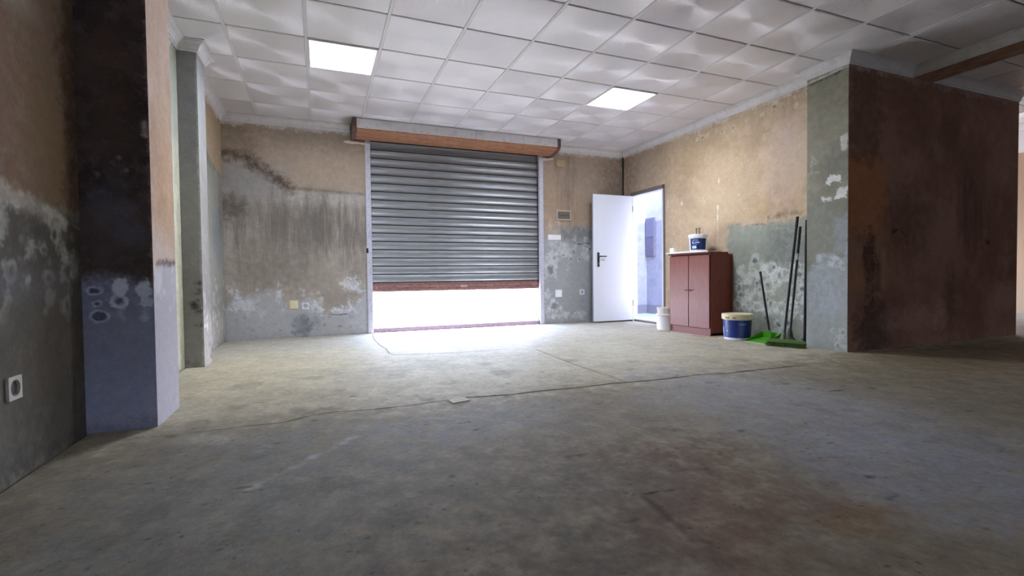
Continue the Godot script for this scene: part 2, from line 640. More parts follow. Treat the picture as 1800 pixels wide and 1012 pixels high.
	p.stroke(0.012, [3.72, 1.27, 3.85, 1.24, 3.97, 1.26, 4.1, 1.24], "36322f", 0.9, 0.01, 0.02)
	for q: Array in [[3.36, 1.24, 0.07, 0.05], [3.32, 1.0, 0.11, 0.16], [3.36, 0.86, 0.07, 0.13], [3.52, 1.16, 0.05, 0.14], [3.62, 1.1, 0.04, 0.14], [3.76, 1.3, 0.03, 0.06], [3.95, 1.28, 0.03, 0.06], [3.95, 1.12, 0.06, 0.08], [4.05, 1.12, 0.04, 0.12], [3.27, 0.42, 0.07, 0.12], [3.31, 0.25, 0.10, 0.10], [3.45, 0.12, 0.18, 0.03], [3.9, 0.10, 0.18, 0.03], [3.25, 0.75, 0.03, 0.1]]:
		p.ell(q[0], q[1], q[2], q[3], "c8cacb", 0.8, 0.03, 0.06, 0.4, 0.4)
	p.ell(3.33, 0.84, 0.04, 0.06, "6f6f70", 0.9, 0.02, 0.03)
	p.ell(3.38, 0.27, 0.05, 0.05, "6d6f72", 0.8, 0.02, 0.03)
	p.flakes(3.25, 1.0, 4.15, 1.27, 26, 0.012, 0.04, "c4c6c6", 0.6, "66676a")
	p.flakes(3.22, 0.05, 3.5, 0.5, 14, 0.01, 0.035, "d2d2d4", 0.7)
	p.ell(3.47, 1.57, 0.05, 0.05, "c9a98c", 0.8, 0.02, 0.03)
	p.ell(3.34, 1.52, 0.03, 0.09, "c7ae98", 0.8, 0.02, 0.02)
	p.flakes(4.1, 2.2, 4.6, 2.66, 12, 0.01, 0.03, "b9a894", 0.5)
	p.stroke(0.02, [XL, 2.655, XR, 2.655], "cdc6bd", 0.9, 0.012, 0.035, 0.3, 0.4)
	wall("wall_back", Vector3(XL, 0, ZB), Vector3.RIGHT, Vector3.BACK, XR - XL, top, 0.22, [Rect2(0.62 - XL, -1, 3.18 - 0.62, 3.70)], p.material("worn plaster of the back wall"))

	# --- left wall (paint runs along -z)
	p = grime_wall(0.5, 6.74, 160.0, 7)
	p.base(Color("8f8a7e"), Color("7b766b"), Color("a09a8c"))
	p.area(0.5, 1.08, 2.98, 2.9, "86705c", 0.95, 0.02, 0.04)
	p.ell(2.35, 1.5, 0.2, 0.5, "74594a", 0.6, 0.15, 0.1)
	p.ell(2.75, 1.35, 0.2, 0.25, "94764f", 0.6, 0.15, 0.1)
	p.ell(2.9, 1.9, 0.1, 0.8, "5c483a", 0.7, 0.06, 0.06)
	p.area(0.5, 0.0, 2.98, 1.05, "57534d", 0.95, 0.03, 0.04)
	p.stroke(0.035, [1.5, 1.10, 2.3, 1.075, 2.55, 1.05, 2.8, 1.0], "b9b3a8", 0.9, 0.02, 0.03, 0.4, 0.5)
	p.stroke(0.01, [2.6, 1.06, 2.95, 1.0], "c4bfb4", 0.8, 0.01, 0.02, 0.4, 0.4)
	p.flakes(2.2, 0.62, 2.92, 0.98, 40, 0.012, 0.05, "adaaa3", 0.75, "4a4742")
	p.ell(2.45, 0.72, 0.22, 0.08, "85828a", 0.6, 0.06, 0.06)
	p.ell(2.6, 0.45, 0.3, 0.2, "6a6156", 0.5, 0.1, 0.1)
	p.flakes(1.9, 0.1, 2.9, 0.6, 16, 0.02, 0.07, "767068", 0.4)
	p.ell(2.4, 1.86, 0.16, 0.05, "b7bdb0", 0.6, 0.05, 0.02)
	# between the two piers
	p.area(3.2, 0.0, 4.9, 2.9, "aaa99a", 0.95, 0.02, 0.02)
	p.area(4.5, 0.0, 4.9, 1.9, "cbc8ab", 0.7, 0.05, 0.05)
	p.ell(4.66, 2.3, 0.12, 0.6, "8b9182", 0.7, 0.06, 0.06)
	p.flakes(4.4, 0.1, 4.85, 1.5, 20, 0.01, 0.04, "d6d2b8", 0.6)
	# behind the small pier
	p.above([5.0, 2.3, 5.9, 2.1, 6.3, 2.02, 6.74, 1.98], "b0997a", 0.95, 0.02, 0.03)
	p.below([5.0, 2.0, 6.74, 1.95], "96968e", 0.8, 0.02, 0.03)
	p.area(5.0, 0.0, 6.74, 1.2, "a3a29a", 0.7, 0.1, 0.1)
	p.ell(6.4, 1.25, 0.3, 0.3, "7d8288", 0.6, 0.1, 0.1)
	p.ell(6.6, 1.6, 0.12, 0.25, "6f6a62", 0.6, 0.06, 0.06)
	p.area(5.0, 0.0, 6.74, 0.35, "bdb6ae", 0.7, 0.06, 0.08)
	p.flakes(5.6, 0.1, 6.7, 0.8, 40, 0.015, 0.05, "d2cfcb", 0.6, "86837d")
	p.stroke(0.02, [0.5, 2.655, 6.74, 2.655], "cdc6bd", 0.9, 0.012, 0.035, 0.3, 0.4)
	wall("wall_left", Vector3(XL, 0, -0.5), Vector3.FORWARD, Vector3.RIGHT, 6.24, top, 0.22, [], p.material("worn plaster of the left wall"))
	wall("wall_left_front", Vector3(XL, 0, 8.2), Vector3.FORWARD, Vector3.RIGHT, 8.7, top, 0.22, [], plain("dull brown plaster", "6f5a48", 0.95))

	# --- big pier on the left
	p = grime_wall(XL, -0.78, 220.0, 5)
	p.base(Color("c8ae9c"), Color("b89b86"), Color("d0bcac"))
	# soot and damp have blackened this face above the paint; the old plaster shows through in places
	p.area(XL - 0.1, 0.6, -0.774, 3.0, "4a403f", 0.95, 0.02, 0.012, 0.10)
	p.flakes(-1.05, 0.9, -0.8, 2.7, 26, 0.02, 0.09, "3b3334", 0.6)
	p.flakes(-1.04, 0.85, -0.82, 1.3, 12, 0.02, 0.06, "5d5a62", 0.5)
	p.ell(-0.93, 1.7, 0.08, 0.3, "6b5448", 0.6, 0.05, 0.06, 0.5)
	p.flakes(-1.0, 1.25, -0.85, 1.42, 3, 0.002, 0.004, "e0d6d0", 0.8)
	p.stroke(0.012, [-0.80, 1.55, -0.797, 1.49], "ddd0c8", 0.8, 0.01, 0.01)
	p.ell(-0.93, 1.05, 0.09, 0.09, "66626c", 0.6, 0.06, 0.05)
	p.below([XL, 0.80, -0.93, 0.79, -0.78, 0.755], "969cb8", 0.97, 0.03, 0.03, 0.15)
	p.ell(-0.9, 0.3, 0.2, 0.25, "8f96b4", 0.5, 0.12, 0.08)
	p.ell(-0.91, 0.735, 0.032, 0.045, "e2e8f2", 0.95, 0.004, 0.009, 0.1, 0.6)
	p.ell(-0.915, 0.665, 0.042, 0.032, "e2e8f2", 0.95, 0.004, 0.009, 0.1, 0.6)
	p.ell(-0.918, 0.67, 0.02, 0.018, "5d6580", 0.9, 0.008, 0.01, 0.2, 0.05)
	p.ell(-0.82, 0.72, 0.03, 0.065, "e2e8f2", 0.95, 0.004, 0.010, 0.1, 0.6)
	p.ell(-0.81, 0.665, 0.03, 0.03, "d5dcea", 0.9, 0.004, 0.009, 0.1, 0.5)
	p.ell(-0.83, 0.775, 0.018, 0.014, "4c4a52", 0.9, 0.008, 0.01)
	for q: Array in [[-1.005, 0.725, 0.032, 0.018], [-1.0, 0.66, 0.016, 0.014], [-0.995, 0.60, 0.03, 0.026]]:
		p.ell(q[0], q[1], q[2], q[3], "4d526c", 0.9, 0.004, 0.006)
		p.ring(q[0], q[1], q[2], q[3], 0.0045, "d5dcea", 0.95, 0.003, 0.006)
	p.flakes(-0.92, 0.58, -0.8, 0.64, 6, 0.004, 0.011, "d5dcea", 0.9)
	p.area(XL, 0.0, -0.78, 0.07, "6c6d82", 0.5, 0.03, 0.03)
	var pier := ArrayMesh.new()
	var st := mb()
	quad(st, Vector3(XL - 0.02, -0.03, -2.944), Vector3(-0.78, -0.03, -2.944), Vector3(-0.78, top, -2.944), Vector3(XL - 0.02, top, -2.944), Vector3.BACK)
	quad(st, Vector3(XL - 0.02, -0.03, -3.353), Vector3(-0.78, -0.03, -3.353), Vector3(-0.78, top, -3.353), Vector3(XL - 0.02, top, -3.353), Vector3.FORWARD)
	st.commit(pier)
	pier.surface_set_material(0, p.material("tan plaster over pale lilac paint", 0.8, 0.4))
	# its side towards the room: tan above, pale grey below (paint runs along -z)
	p = grime_wall(2.944, 3.353, 220.0, 6)
	p.base(Color("c8ae9c"), Color("b89b86"), Color("d0bcac"))
	p.ell(3.2, 1.3, 0.12, 0.3, "cba27c", 0.7, 0.1, 0.08)
	p.area(2.9, 1.9, 3.4, 2.9, "bda495", 0.7, 0.2, 0.1)
	p.below([2.9, 1.0, 3.4, 0.96], "cfc0b8", 0.8, 0.08, 0.05)
	p.below([2.9, 0.80, 3.1, 0.86, 3.4, 0.86], "b6b3bf", 0.95, 0.015, 0.02, 0.15)
	p.stroke(0.014, [3.0, 0.855, 3.15, 0.865, 3.34, 0.868], "5a4f49", 0.8, 0.012, 0.014)
	p.area(2.95, 0.70, 3.1, 0.84, "d9d5d8", 0.7, 0.02, 0.03)
	p.flakes(2.96, 0.6, 3.32, 0.84, 12, 0.006, 0.016, "d8d3d6", 0.7)
	p.stroke(0.02, [2.9, 2.655, 3.4, 2.655], "cdc6bd", 0.9, 0.012, 0.03)
	st = mb()
	quad(st, Vector3(-0.78, -0.03, -2.944), Vector3(-0.78, -0.03, -3.353), Vector3(-0.78, top, -3.353), Vector3(-0.78, top, -2.944), Vector3.RIGHT)
	st.commit(pier)
	pier.surface_set_material(1, p.material("tan plaster over pale lilac paint, side", 0.85, 0.4))
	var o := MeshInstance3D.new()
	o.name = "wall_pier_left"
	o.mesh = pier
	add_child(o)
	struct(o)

	# --- small pier further back
	p = grime_wall(XL, -0.925, 160.0, 8)
	p.base(Color("95928e"), Color("888581"), Color("a09d98"))
	p.area(XL, 1.9, -0.92, 2.9, "88888d", 0.5, 0.3, 0.1)
	p.flakes(-0.98, 0.35, -0.925, 0.75, 8, 0.008, 0.03, "3a3836", 0.8)
	p.stroke(0.006, [-0.928, 0.05, -0.928, 2.6], "d4d2d0", 0.6, 0.006, 0.006)
	p.flakes(-1.05, 0.0, -0.93, 0.08, 6, 0.01, 0.03, "7d7670", 0.6)
	pier = ArrayMesh.new()
	st = mb()
	quad(st, Vector3(XL - 0.02, -0.03, -4.8), Vector3(-0.925, -0.03, -4.8), Vector3(-0.925, top, -4.8), Vector3(XL - 0.02, top, -4.8), Vector3.BACK)
	quad(st, Vector3(XL - 0.02, -0.03, -5.1), Vector3(-0.925, -0.03, -5.1), Vector3(-0.925, top, -5.1), Vector3(XL - 0.02, top, -5.1), Vector3.FORWARD)
	st.commit(pier)
	pier.surface_set_material(0, p.material("grey plaster", 0.9, 0.3))
	p = grime_wall(4.8, 5.1, 160.0, 9)
	p.base(Color("a09d98"), Color("938f8b"), Color("aba8a3"))
	p.area(4.7, 1.9, 5.2, 2.9, "909095", 0.5, 0.3, 0.1)
	p.area(4.7, 0.0, 5.2, 0.5, "c9bdb6", 0.7, 0.08, 0.08)
	p.flakes(4.8, 0.3, 4.95, 0.9, 12, 0.01, 0.03, "f0f0f2", 0.8, "8b8680")
	p.flakes(5.0, 0.02, 5.1, 0.2, 6, 0.01, 0.02, "7a5a50", 0.6)
	st = mb()
	quad(st, Vector3(-0.925, -0.03, -4.8), Vector3(-0.925, -0.03, -5.1), Vector3(-0.925, top, -5.1), Vector3(-0.925, top, -4.8), Vector3.RIGHT)
	st.commit(pier)
	pier.surface_set_material(1, p.material("pale plaster", 0.9, 0.3))
	o = MeshInstance3D.new()
	o.name = "wall_pier_left_rear"
	o.mesh = pier
	add_child(o)
	struct(o)

	# --- right wall with the doorway (paint runs along z)
	p = grime_wall(ZB, -3.40, 160.0, 12)
	p.base(Color("bfa88e"), Color("ad967d"), Color("c9b49a"))
	p.area(ZB, 0.0, -5.75, 2.9, "a08f7e", 0.75, 0.3, 0.15)
	p.area(ZB, 0.0, -6.45, 2.9, "6f6052", 0.5, 0.2, 0.1)
	p.ell(-5.2, 2.3, 0.5, 0.3, "a58d6c", 0.5, 0.2, 0.15)
	p.ell(-4.6, 1.9, 0.5, 0.5, "cdb492", 0.5, 0.3, 0.2)
	p.ell(-3.78, 1.95, 0.22, 0.5, "bfa698", 0.85, 0.08, 0.14, 0.8, 0.1, true)
	p.ell(-3.62, 2.1, 0.2, 0.25, "bfae9f", 0.7, 0.08, 0.12, 0.7)
	p.ell(-3.95, 1.45, 0.3, 0.12, "b79974", 0.5, 0.1, 0.1)
	p.flakes(-4.05, 1.5, -3.5, 2.4, 26, 0.008, 0.05, "c3ab97", 0.4)
	p.stroke(0.01, [-4.71, 1.60, -4.71, 1.42], "e6decb", 0.95, 0.008, 0.008)
	p.stroke(0.006, [-4.71, 1.40, -4.715, 1.1], "dcd2bb", 0.6, 0.008, 0.008)
	p.ell(-5.36, 1.73, 0.022, 0.03, "eee6d6", 0.95, 0.008, 0.008)
	p.ell(-5.36, 1.725, 0.009, 0.012, "b59a72", 0.9, 0.006, 0.004)
	p.stroke(0.007, [-5.65, 1.8, -5.65, 1.7], "ddd2bd", 0.9, 0.008, 0.006)
	p.ell(-4.69, 1.9, 0.012, 0.03, "e3d9c4", 0.9, 0.008, 0.008)
	p.ell(-5.55, 2.15, 0.02, 0.1, "c9b296", 0.6, 0.03, 0.02)
	p.flakes(-5.6, 1.0, -4.3, 1.75, 16, 0.004, 0.010, "e0d5bf", 0.8)
	p.flakes(-5.7, 2.5, -3.5, 2.64, 40, 0.006, 0.03, "d2c6b2", 0.7, "7c6c54")
	p.area(-4.53, -0.1, -3.3, 1.32, "8d938b", 0.97, 0.03, 0.05)
	p.stroke(0.02, [-3.95, 1.36, -3.8, 1.39, -3.6, 1.37], "6d6250", 0.8, 0.03, 0.03)
	p.stroke(0.006, [-4.2, 1.315, -4.02, 1.30], "4d4a42", 0.8, 0.006, 0.01)
	p.ell(-3.75, 1.0, 0.3, 0.22, "6f7470", 0.7, 0.1, 0.1)
	p.ell(-4.2, 1.1, 0.2, 0.15, "989d93", 0.6, 0.08, 0.08)
	p.ell(-4.5, 0.3, 0.3, 0.4, "6a6c68", 0.5, 0.15, 0.1)
	p.flakes(-4.42, 0.3, -4.15, 0.85, 30, 0.025, 0.06, "c0c4be", 0.75, "5c605b")
	p.flakes(-4.2, 0.2, -3.85, 0.95, 40, 0.02, 0.05, "bcc0ba", 0.7, "545851")
	p.flakes(-3.85, 0.05, -3.42, 0.85, 52, 0.02, 0.06, "c9cdcb", 0.75, "525652")
	for q: Array in [[-4.27, 0.42, 0.05, 0.03], [-4.12, 0.36, 0.05, 0.04], [-3.93, 0.80, 0.05, 0.04], [-3.97, 0.6, 0.05, 0.05], [-3.8, 0.72, 0.08, 0.06], [-3.68, 0.38, 0.05, 0.08]]:
		p.ring(q[0], q[1], q[2] * 1.3, q[3] * 1.3, 0.012, "c9cdc8", 0.85, 0.01, 0.025)
	p.stroke(0.02, [ZB, 2.655, -3.4, 2.655], "cdc6bd", 0.9, 0.012, 0.035, 0.3, 0.4)
	wall("wall_right", Vector3(XR, 0, ZB), Vector3.BACK, Vector3.LEFT, 3.34, top, 0.08, [Rect2(0.22, -1, 0.78, 3.03)], p.material("worn yellow plaster"))

	# --- pier and brown wall on the right
	p = grime_wall(-3.42, ZP, 200.0, 14)
	p.base(Color("959080"), Color("878272"), Color("9f9b8d"))
	p.area(-3.5, 2.2, -3.0, 2.9, "75745f", 0.5, 0.2, 0.1)
	p.below([-3.5, 1.5, -3.0, 1.45], "7a7d76", 0.6, 0.06, 0.06)
	p.ell(-3.12, 1.75, 0.12, 0.2, "6b6d64", 0.5, 0.08, 0.06)
	p.below([-3.45, 0.72, -3.38, 0.78, -3.28, 0.9, -3.18, 0.92, -3.05, 0.88, -3.0, 1.1], "a3a8ab", 0.95, 0.03, 0.05)
	p.area(-3.12, 0.9, -3.0, 1.25, "9aa0a8", 0.7, 0.04, 0.05)
	p.ell(-3.2, 0.45, 0.14, 0.2, "adb2b8", 0.5, 0.1, 0.06)
	p.area(-3.5, 0.0, -3.0, 0.33, "9a9c93", 0.7, 0.08, 0.04)
	p.flakes(-3.3, 0.78, -3.05, 0.92, 10, 0.01, 0.04, "c3c6c6", 0.7, "82867f")
	p.flakes(-3.2, 0.02, -3.03, 0.2, 8, 0.01, 0.03, "c9c8c4", 0.7, "6f6d68")
	p.area(-3.215, 1.60, -3.09, 1.665, "d8d6d0", 0.97, 0.008, 0.025, 0.1, 0.7)
	p.area(-3.26, 1.435, -3.02, 1.48, "d4d2cc", 0.97, 0.008, 0.025, 0.1, 0.7)
	p.area(-3.12, 1.44, -3.02, 1.53, "d6d4ce", 0.9, 0.008, 0.025, 0.1, 0.7)
	p.area(-3.08, 1.88, -3.02, 2.02, "cfcdc6", 0.8, 0.008, 0.03, 0.3, 0.5)
	p.ell(-3.36, 1.85, 0.03, 0.05, "bcbcae", 0.7, 0.02, 0.03)
	p.ell(-3.32, 1.73, 0.04, 0.012, "bcbcb0", 0.7, 0.01, 0.02)
	p.stroke(0.014, [-3.42, 2.63, -3.2, 2.64, -3.0, 2.645], "c9c7ba", 0.9, 0.008, 0.012, 0.3, 0.4)
	p.stroke(0.008, [-3.42, 2.605, -3.2, 2.615, -3.04, 2.63], "45463c", 0.8, 0.006, 0.01)
	wall("wall_pier_right", Vector3(XC, 0, -3.42), Vector3.BACK, Vector3.LEFT, 0.405, top, 0.3, [], p.material("grey green plaster", 0.9, 0.4))
	p = grime_wall(XC, 7.45, 120.0, 15)
	p.base(Color("8d6c5c"), Color("7a5b4d"), Color("967667"))
	p.area(4.5, 1.1, 5.12, 1.82, "a86c46", 0.8, 0.05, 0.06)
	p.area(4.5, 1.85, 5.0, 2.9, "5e453b", 0.6, 0.1, 0.12)
	p.area(4.5, 0.7, 5.1, 1.1, "8f6b54", 0.6, 0.06, 0.06)
	p.ell(4.86, 0.84, 0.07, 0.22, "4a332c", 0.85, 0.03, 0.05)
	p.ell(4.98, 0.72, 0.04, 0.14, "4f3a32", 0.8, 0.03, 0.04)
	p.ell(4.66, 0.68, 0.12, 0.12, "a0714f", 0.6, 0.04, 0.05)
	p.area(5.03, 0.6, 5.1, 0.95, "9c7a68", 0.6, 0.02, 0.03)
	p.ell(4.9, 0.2, 0.26, 0.28, "4a3c35", 0.85, 0.08, 0.1)
	p.ell(5.35, 1.3, 0.3, 0.3, "664a40", 0.6, 0.12, 0.12)
	p.stroke(0.012, [5.2, 1.14, 5.3, 1.16, 5.4, 1.1], "3e2d28", 0.8, 0.01, 0.02)
	p.ell(6.4, 1.45, 0.18, 0.25, "5b443f", 0.7, 0.1, 0.1, 0.7, 0.0, true)
	p.ell(6.65, 1.3, 0.2, 0.28, "5e4742", 0.6, 0.1, 0.1, 0.7, 0.0, true)
	p.ell(6.85, 1.06, 0.04, 0.03, "2c2320", 0.9, 0.015, 0.015)
	p.ell(6.15, 0.45, 0.08, 0.3, "5d433b", 0.6, 0.06, 0.06)
	p.ell(5.5, 0.26, 0.45, 0.1, "9c7e74", 0.7, 0.06, 0.08)
	p.ell(6.02, 0.26, 0.12, 0.12, "a98a78", 0.6, 0.05, 0.06)
	p.ell(7.2, 0.45, 0.2, 0.16, "a38578", 0.6, 0.06, 0.08)
	p.stroke(0.025, [XC, 2.65, 7.45, 2.65], "a28a82", 0.9, 0.015, 0.04, 0.3, 0.4)
	wall("wall_partition", Vector3(XC + 0.004, 0, ZP), Vector3.RIGHT, Vector3.BACK, 2.886, top, 0.16, [], p.material("brown plaster"))

	# --- the rest of the shop, seen only past the end of the brown wall or not at all
	var beige := plain("beige plaster", "b79a80", 0.9)
	wall("wall_back_right", Vector3(5.70, 0, ZB), Vector3.RIGHT, Vector3.BACK, 5.6, top, 0.22, [Rect2(3.6, -1, 1.6, 2.4)], beige)
	wall("wall_corridor_side", Vector3(5.70, 0, -3.17), Vector3.FORWARD, Vector3.RIGHT, 4.24, 4.8, 0.14, [], beige)
	wall("wall_far_right", Vector3(11.2, 0, ZB), Vector3.BACK, Vector3.LEFT, 14.94, top, 0.22, [], beige)
	wall("wall_front", Vector3(11.4, 0, 8.0), Vector3.LEFT, Vector3.FORWARD, 12.7, top, 0.22, [Rect2(8.2, -1, 3.0, 1.5)], plain("dark plaster", "5d5148", 0.95))
	slab("beam", Vector3(5.49, 2.665, ZP - 0.05), Vector3(5.83, 2.9, 8.1), mottled("brown plaster of the beam", ["926d59", "ae8b74"], Vector3.ONE))


func floor_slabs() -> void:
	# broad colours of the concrete and painted-in daylight, in metres seen from above (paint y = -z)
	var p := Paint.new(noise_tiles, -1.2, 7.6, 6.9, -0.6, 100.0, 21)
	p.base(Color("bcb4a2"), Color("aaa290"), Color("c8c0af"), 0.7)
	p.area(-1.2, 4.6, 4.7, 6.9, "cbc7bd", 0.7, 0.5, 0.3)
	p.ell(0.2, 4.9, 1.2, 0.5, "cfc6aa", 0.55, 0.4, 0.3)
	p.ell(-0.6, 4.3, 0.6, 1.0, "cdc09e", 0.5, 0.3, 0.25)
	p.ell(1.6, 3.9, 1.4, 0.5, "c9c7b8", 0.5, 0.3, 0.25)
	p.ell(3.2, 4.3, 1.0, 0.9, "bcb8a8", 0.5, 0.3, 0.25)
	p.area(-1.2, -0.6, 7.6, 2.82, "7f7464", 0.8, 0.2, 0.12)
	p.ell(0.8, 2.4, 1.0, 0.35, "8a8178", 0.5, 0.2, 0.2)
	p.ell(-0.25, 1.9, 0.55, 0.7, "8f949b", 0.6, 0.25, 0.22)  # bluish daylight on the left of the floor, painted as colour
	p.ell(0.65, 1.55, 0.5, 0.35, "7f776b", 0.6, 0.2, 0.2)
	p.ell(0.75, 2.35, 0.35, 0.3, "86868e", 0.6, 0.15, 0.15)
	p.ell(2.45, 1.9, 0.65, 0.95, "a3a5b0", 0.8, 0.25, 0.2)  # streak of bluish daylight across the floor, painted as colour
	p.ell(2.1, 1.1, 0.5, 0.45, "9fa2b0", 0.75, 0.2, 0.15)  # near end of the painted daylight streak
	p.ell(2.9, 2.5, 0.5, 0.4, "a3a3a8", 0.5, 0.2, 0.2)  # far end of the painted daylight streak
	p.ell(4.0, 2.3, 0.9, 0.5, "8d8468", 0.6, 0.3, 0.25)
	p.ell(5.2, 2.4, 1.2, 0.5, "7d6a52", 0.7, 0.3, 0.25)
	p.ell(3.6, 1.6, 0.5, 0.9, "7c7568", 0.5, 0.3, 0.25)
	p.ell(1.25, 1.25, 0.35, 0.32, "7d5f50", 0.55, 0.15, 0.18, 0.5)
	p.ell(1.4, 1.6, 0.3, 0.15, "7b6152", 0.5, 0.1, 0.14, 0.5)
	p.ell(1.0, 1.15, 0.22, 0.2, "82614f", 0.4, 0.1, 0.12, 0.5)
	p.ell(1.5, 0.95, 0.1, 0.06, "8d6a3e", 0.5, 0.05, 0.06, 0.6)
	p.ell(0.55, 1.1, 0.3, 0.25, "6e675d", 0.5, 0.12, 0.14, 0.5)
	p.ell(0.95, 1.45, 0.3, 0.15, "767067", 0.5, 0.1, 0.12)
	p.stroke(0.012, [-0.25, 1.95, -0.1, 2.1, 0.02, 2.25, 0.12, 2.36], "c3c0ba", 0.7, 0.02, 0.025, 0.6)
	p.stroke(0.008, [-0.32, 1.75, -0.22, 2.0], "bdbab4", 0.6, 0.02, 0.02, 0.6)
	p.ell(-0.52, 2.62, 0.12, 0.05, "c4bfae", 0.6, 0.04, 0.05)
	p.stroke(0.003, [0.965, 1.359, 1.055, 1.348, 1.12, 1.339], "201c18", 0.95, 0.003, 0.002)
	p.stroke(0.006, [0.99, 1.334, 0.987, 1.261, 0.972, 1.162, 0.949, 1.06, 0.99, 1.04], "4d3a2f", 0.8, 0.01, 0.006)
	p.stroke(0.003, [1.45, 2.42, 1.54, 2.40, 1.58, 2.40], "3c342c", 0.8, 0.004, 0.006)
	p.stroke(0.012, [-0.18, 2.77, -0.04, 2.85, 0.34, 2.82, 0.7, 2.85, 0.93, 2.845, 1.2, 2.82, 1.66, 2.813, 2.0, 2.807, 2.44, 2.791, 2.61, 2.80, 2.83, 2.75, 3.54, 2.74], "6d6558", 0.55, 0.02, 0.012)
	p.stroke(0.012, [1.966, 2.83, 1.97, 3.45, 2.01, 4.18, 2.035, 4.46], "8a8272", 0.5, 0.02, 0.012)
	p.stroke(0.012, [0.617, 6.3, 0.606, 5.47, 0.624, 4.85, 0.66, 4.73, 1.22, 4.60, 1.70, 4.61], "8a8272", 0.5, 0.02, 0.012)
	p.stroke(0.004, [2.35, 2.80, 2.45, 2.86, 2.7, 2.90, 2.95, 2.86, 3.05, 2.76], "6d6558", 0.7, 0.006, 0.008)
	for i in 90:
		var a := p.rng.randf_range(-0.9, 3.4)
		var b := p.rng.randf_range(0.7, 3.4)
		p.ell(a, b, p.rng.randf_range(0.004, 0.02), p.rng.randf_range(0.003, 0.008), "4a4239", 0.7, 0.006, 0.01)
	for i in 14:
		var a := p.rng.randf_range(1.6, 2.6)
		var b := p.rng.randf_range(0.8, 1.7)
		p.stroke(0.003, [a, b, a + p.rng.randf_range(0.02, 0.1), b + p.rng.randf_range(-0.04, 0.02)], "5a5a60", 0.6, 0.004, 0.006)
	p.flakes(-0.9, 1.0, 4.4, 6.4, 60, 0.02, 0.12, "b9b2a4", 0.25)
	p.flakes(-0.9, 0.9, 4.4, 4.0, 70, 0.02, 0.10, "6f685e", 0.25)
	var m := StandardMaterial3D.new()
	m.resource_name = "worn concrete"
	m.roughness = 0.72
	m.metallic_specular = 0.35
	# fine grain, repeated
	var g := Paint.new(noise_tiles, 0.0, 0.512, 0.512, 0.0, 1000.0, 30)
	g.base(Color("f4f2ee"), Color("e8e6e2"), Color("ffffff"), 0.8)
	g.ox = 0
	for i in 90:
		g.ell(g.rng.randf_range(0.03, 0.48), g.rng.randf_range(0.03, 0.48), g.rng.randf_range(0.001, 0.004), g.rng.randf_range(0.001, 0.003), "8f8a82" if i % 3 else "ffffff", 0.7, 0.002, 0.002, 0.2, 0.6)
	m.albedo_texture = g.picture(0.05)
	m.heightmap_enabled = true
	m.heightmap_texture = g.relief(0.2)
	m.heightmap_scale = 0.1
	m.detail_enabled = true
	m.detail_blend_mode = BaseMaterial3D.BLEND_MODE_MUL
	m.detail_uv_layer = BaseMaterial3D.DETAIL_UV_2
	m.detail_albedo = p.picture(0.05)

	# expansion joints: real gaps between the slabs
	var rng := RandomNumberGenerator.new()
	rng.seed = 5
	var joint := PackedVector2Array([Vector2(-1.06, -2.76), Vector2(-0.184, -2.765), Vector2(-0.142, -2.786), Vector2(-0.042, -2.85), Vector2(0.082, -2.86), Vector2(0.22, -2.83), Vector2(0.344, -2.822), Vector2(0.514, -2.826), Vector2(0.639, -2.84), Vector2(0.697, -2.849), Vector2(0.826, -2.868), Vector2(0.927, -2.845), Vector2(1.014, -2.836), Vector2(1.113, -2.815), Vector2(1.193, -2.82), Vector2(1.277, -2.83), Vector2(1.357, -2.827), Vector2(1.46, -2.823), Vector2(1.556, -2.806), Vector2(1.66, -2.813), Vector2(1.78, -2.814), Vector2(1.857, -2.825), Vector2(1.941, -2.808), Vector2(2.006, -2.807), Vector2(2.14, -2.79), Vector2(2.28, -2.782), Vector2(2.441, -2.791), Vector2(2.61, -2.802), Vector2(2.829, -2.748), Vector2(3.066, -2.755), Vector2(3.297, -2.748), Vector2(3.538, -2.74), Vector2(3.64, -2.72), Vector2(3.9, -2.71), Vector2(11.25, -2.71)])
	var half := PackedFloat32Array()
	for q in joint:
		var v := 0.0
		if q.x > -0.2 and q.x < 0.66: v = 0.003 + 0.002 * rng.randf()
		elif q.x > 0.66 and q.x < 0.82: v = 0.0008
		elif q.x > 0.82 and q.x < 1.3: v = 0.006 + 0.005 * rng.randf()
		elif q.x < 3.6 and q.x > 0: v = 0.0055 + 0.005 * rng.randf()
		half.append(v)
	var rear := PackedVector2Array()
	for i in joint.size():
		rear.append(joint[i] - Vector2(0, half[i]))
		if absf(joint[i].x - 1.941) < 0.01:   # joint that runs back from the long one
			rear.append_array(gap(PackedVector2Array([Vector2(1.966, -2.811), Vector2(1.988, -3.025), Vector2(1.972, -3.195), Vector2(1.97, -3.454), Vector2(1.982, -3.774), Vector2(2.01, -4.177), Vector2(2.035, -4.464), Vector2(2.0, -4.568), Vector2(1.90, -4.554)]), 0.0036, -1.0))
	rear.append(Vector2(11.25, -6.95))
	rear.append(Vector2(4.67, -6.95))
	rear.append(Vector2(4.67, -6.715))
	var x := 4.5
	while x > 3.25:
		rear.append(Vector2(x, -6.725 + rng.randf_range(-0.012, 0.008)))
		x -= 0.11
	rear.append(Vector2(3.2, -6.76))
	rear.append_array(gap(PackedVector2Array([Vector2(0.66, -6.76), Vector2(0.617, -6.298), Vector2(0.60, -5.942), Vector2(0.606, -5.469), Vector2(0.637, -5.221), Vector2(0.624, -4.852), Vector2(0.66, -4.731), Vector2(0.878, -4.69), Vector2(1.037, -4.651), Vector2(1.224, -4.60), Vector2(1.459, -4.603), Vector2(1.70, -4.608)]), 0.004, -1.0))
	x = 0.5
	while x > -1.0:
		rear.append(Vector2(x, -6.715 + rng.randf_range(-0.018, 0.008)))
		x -= 0.09
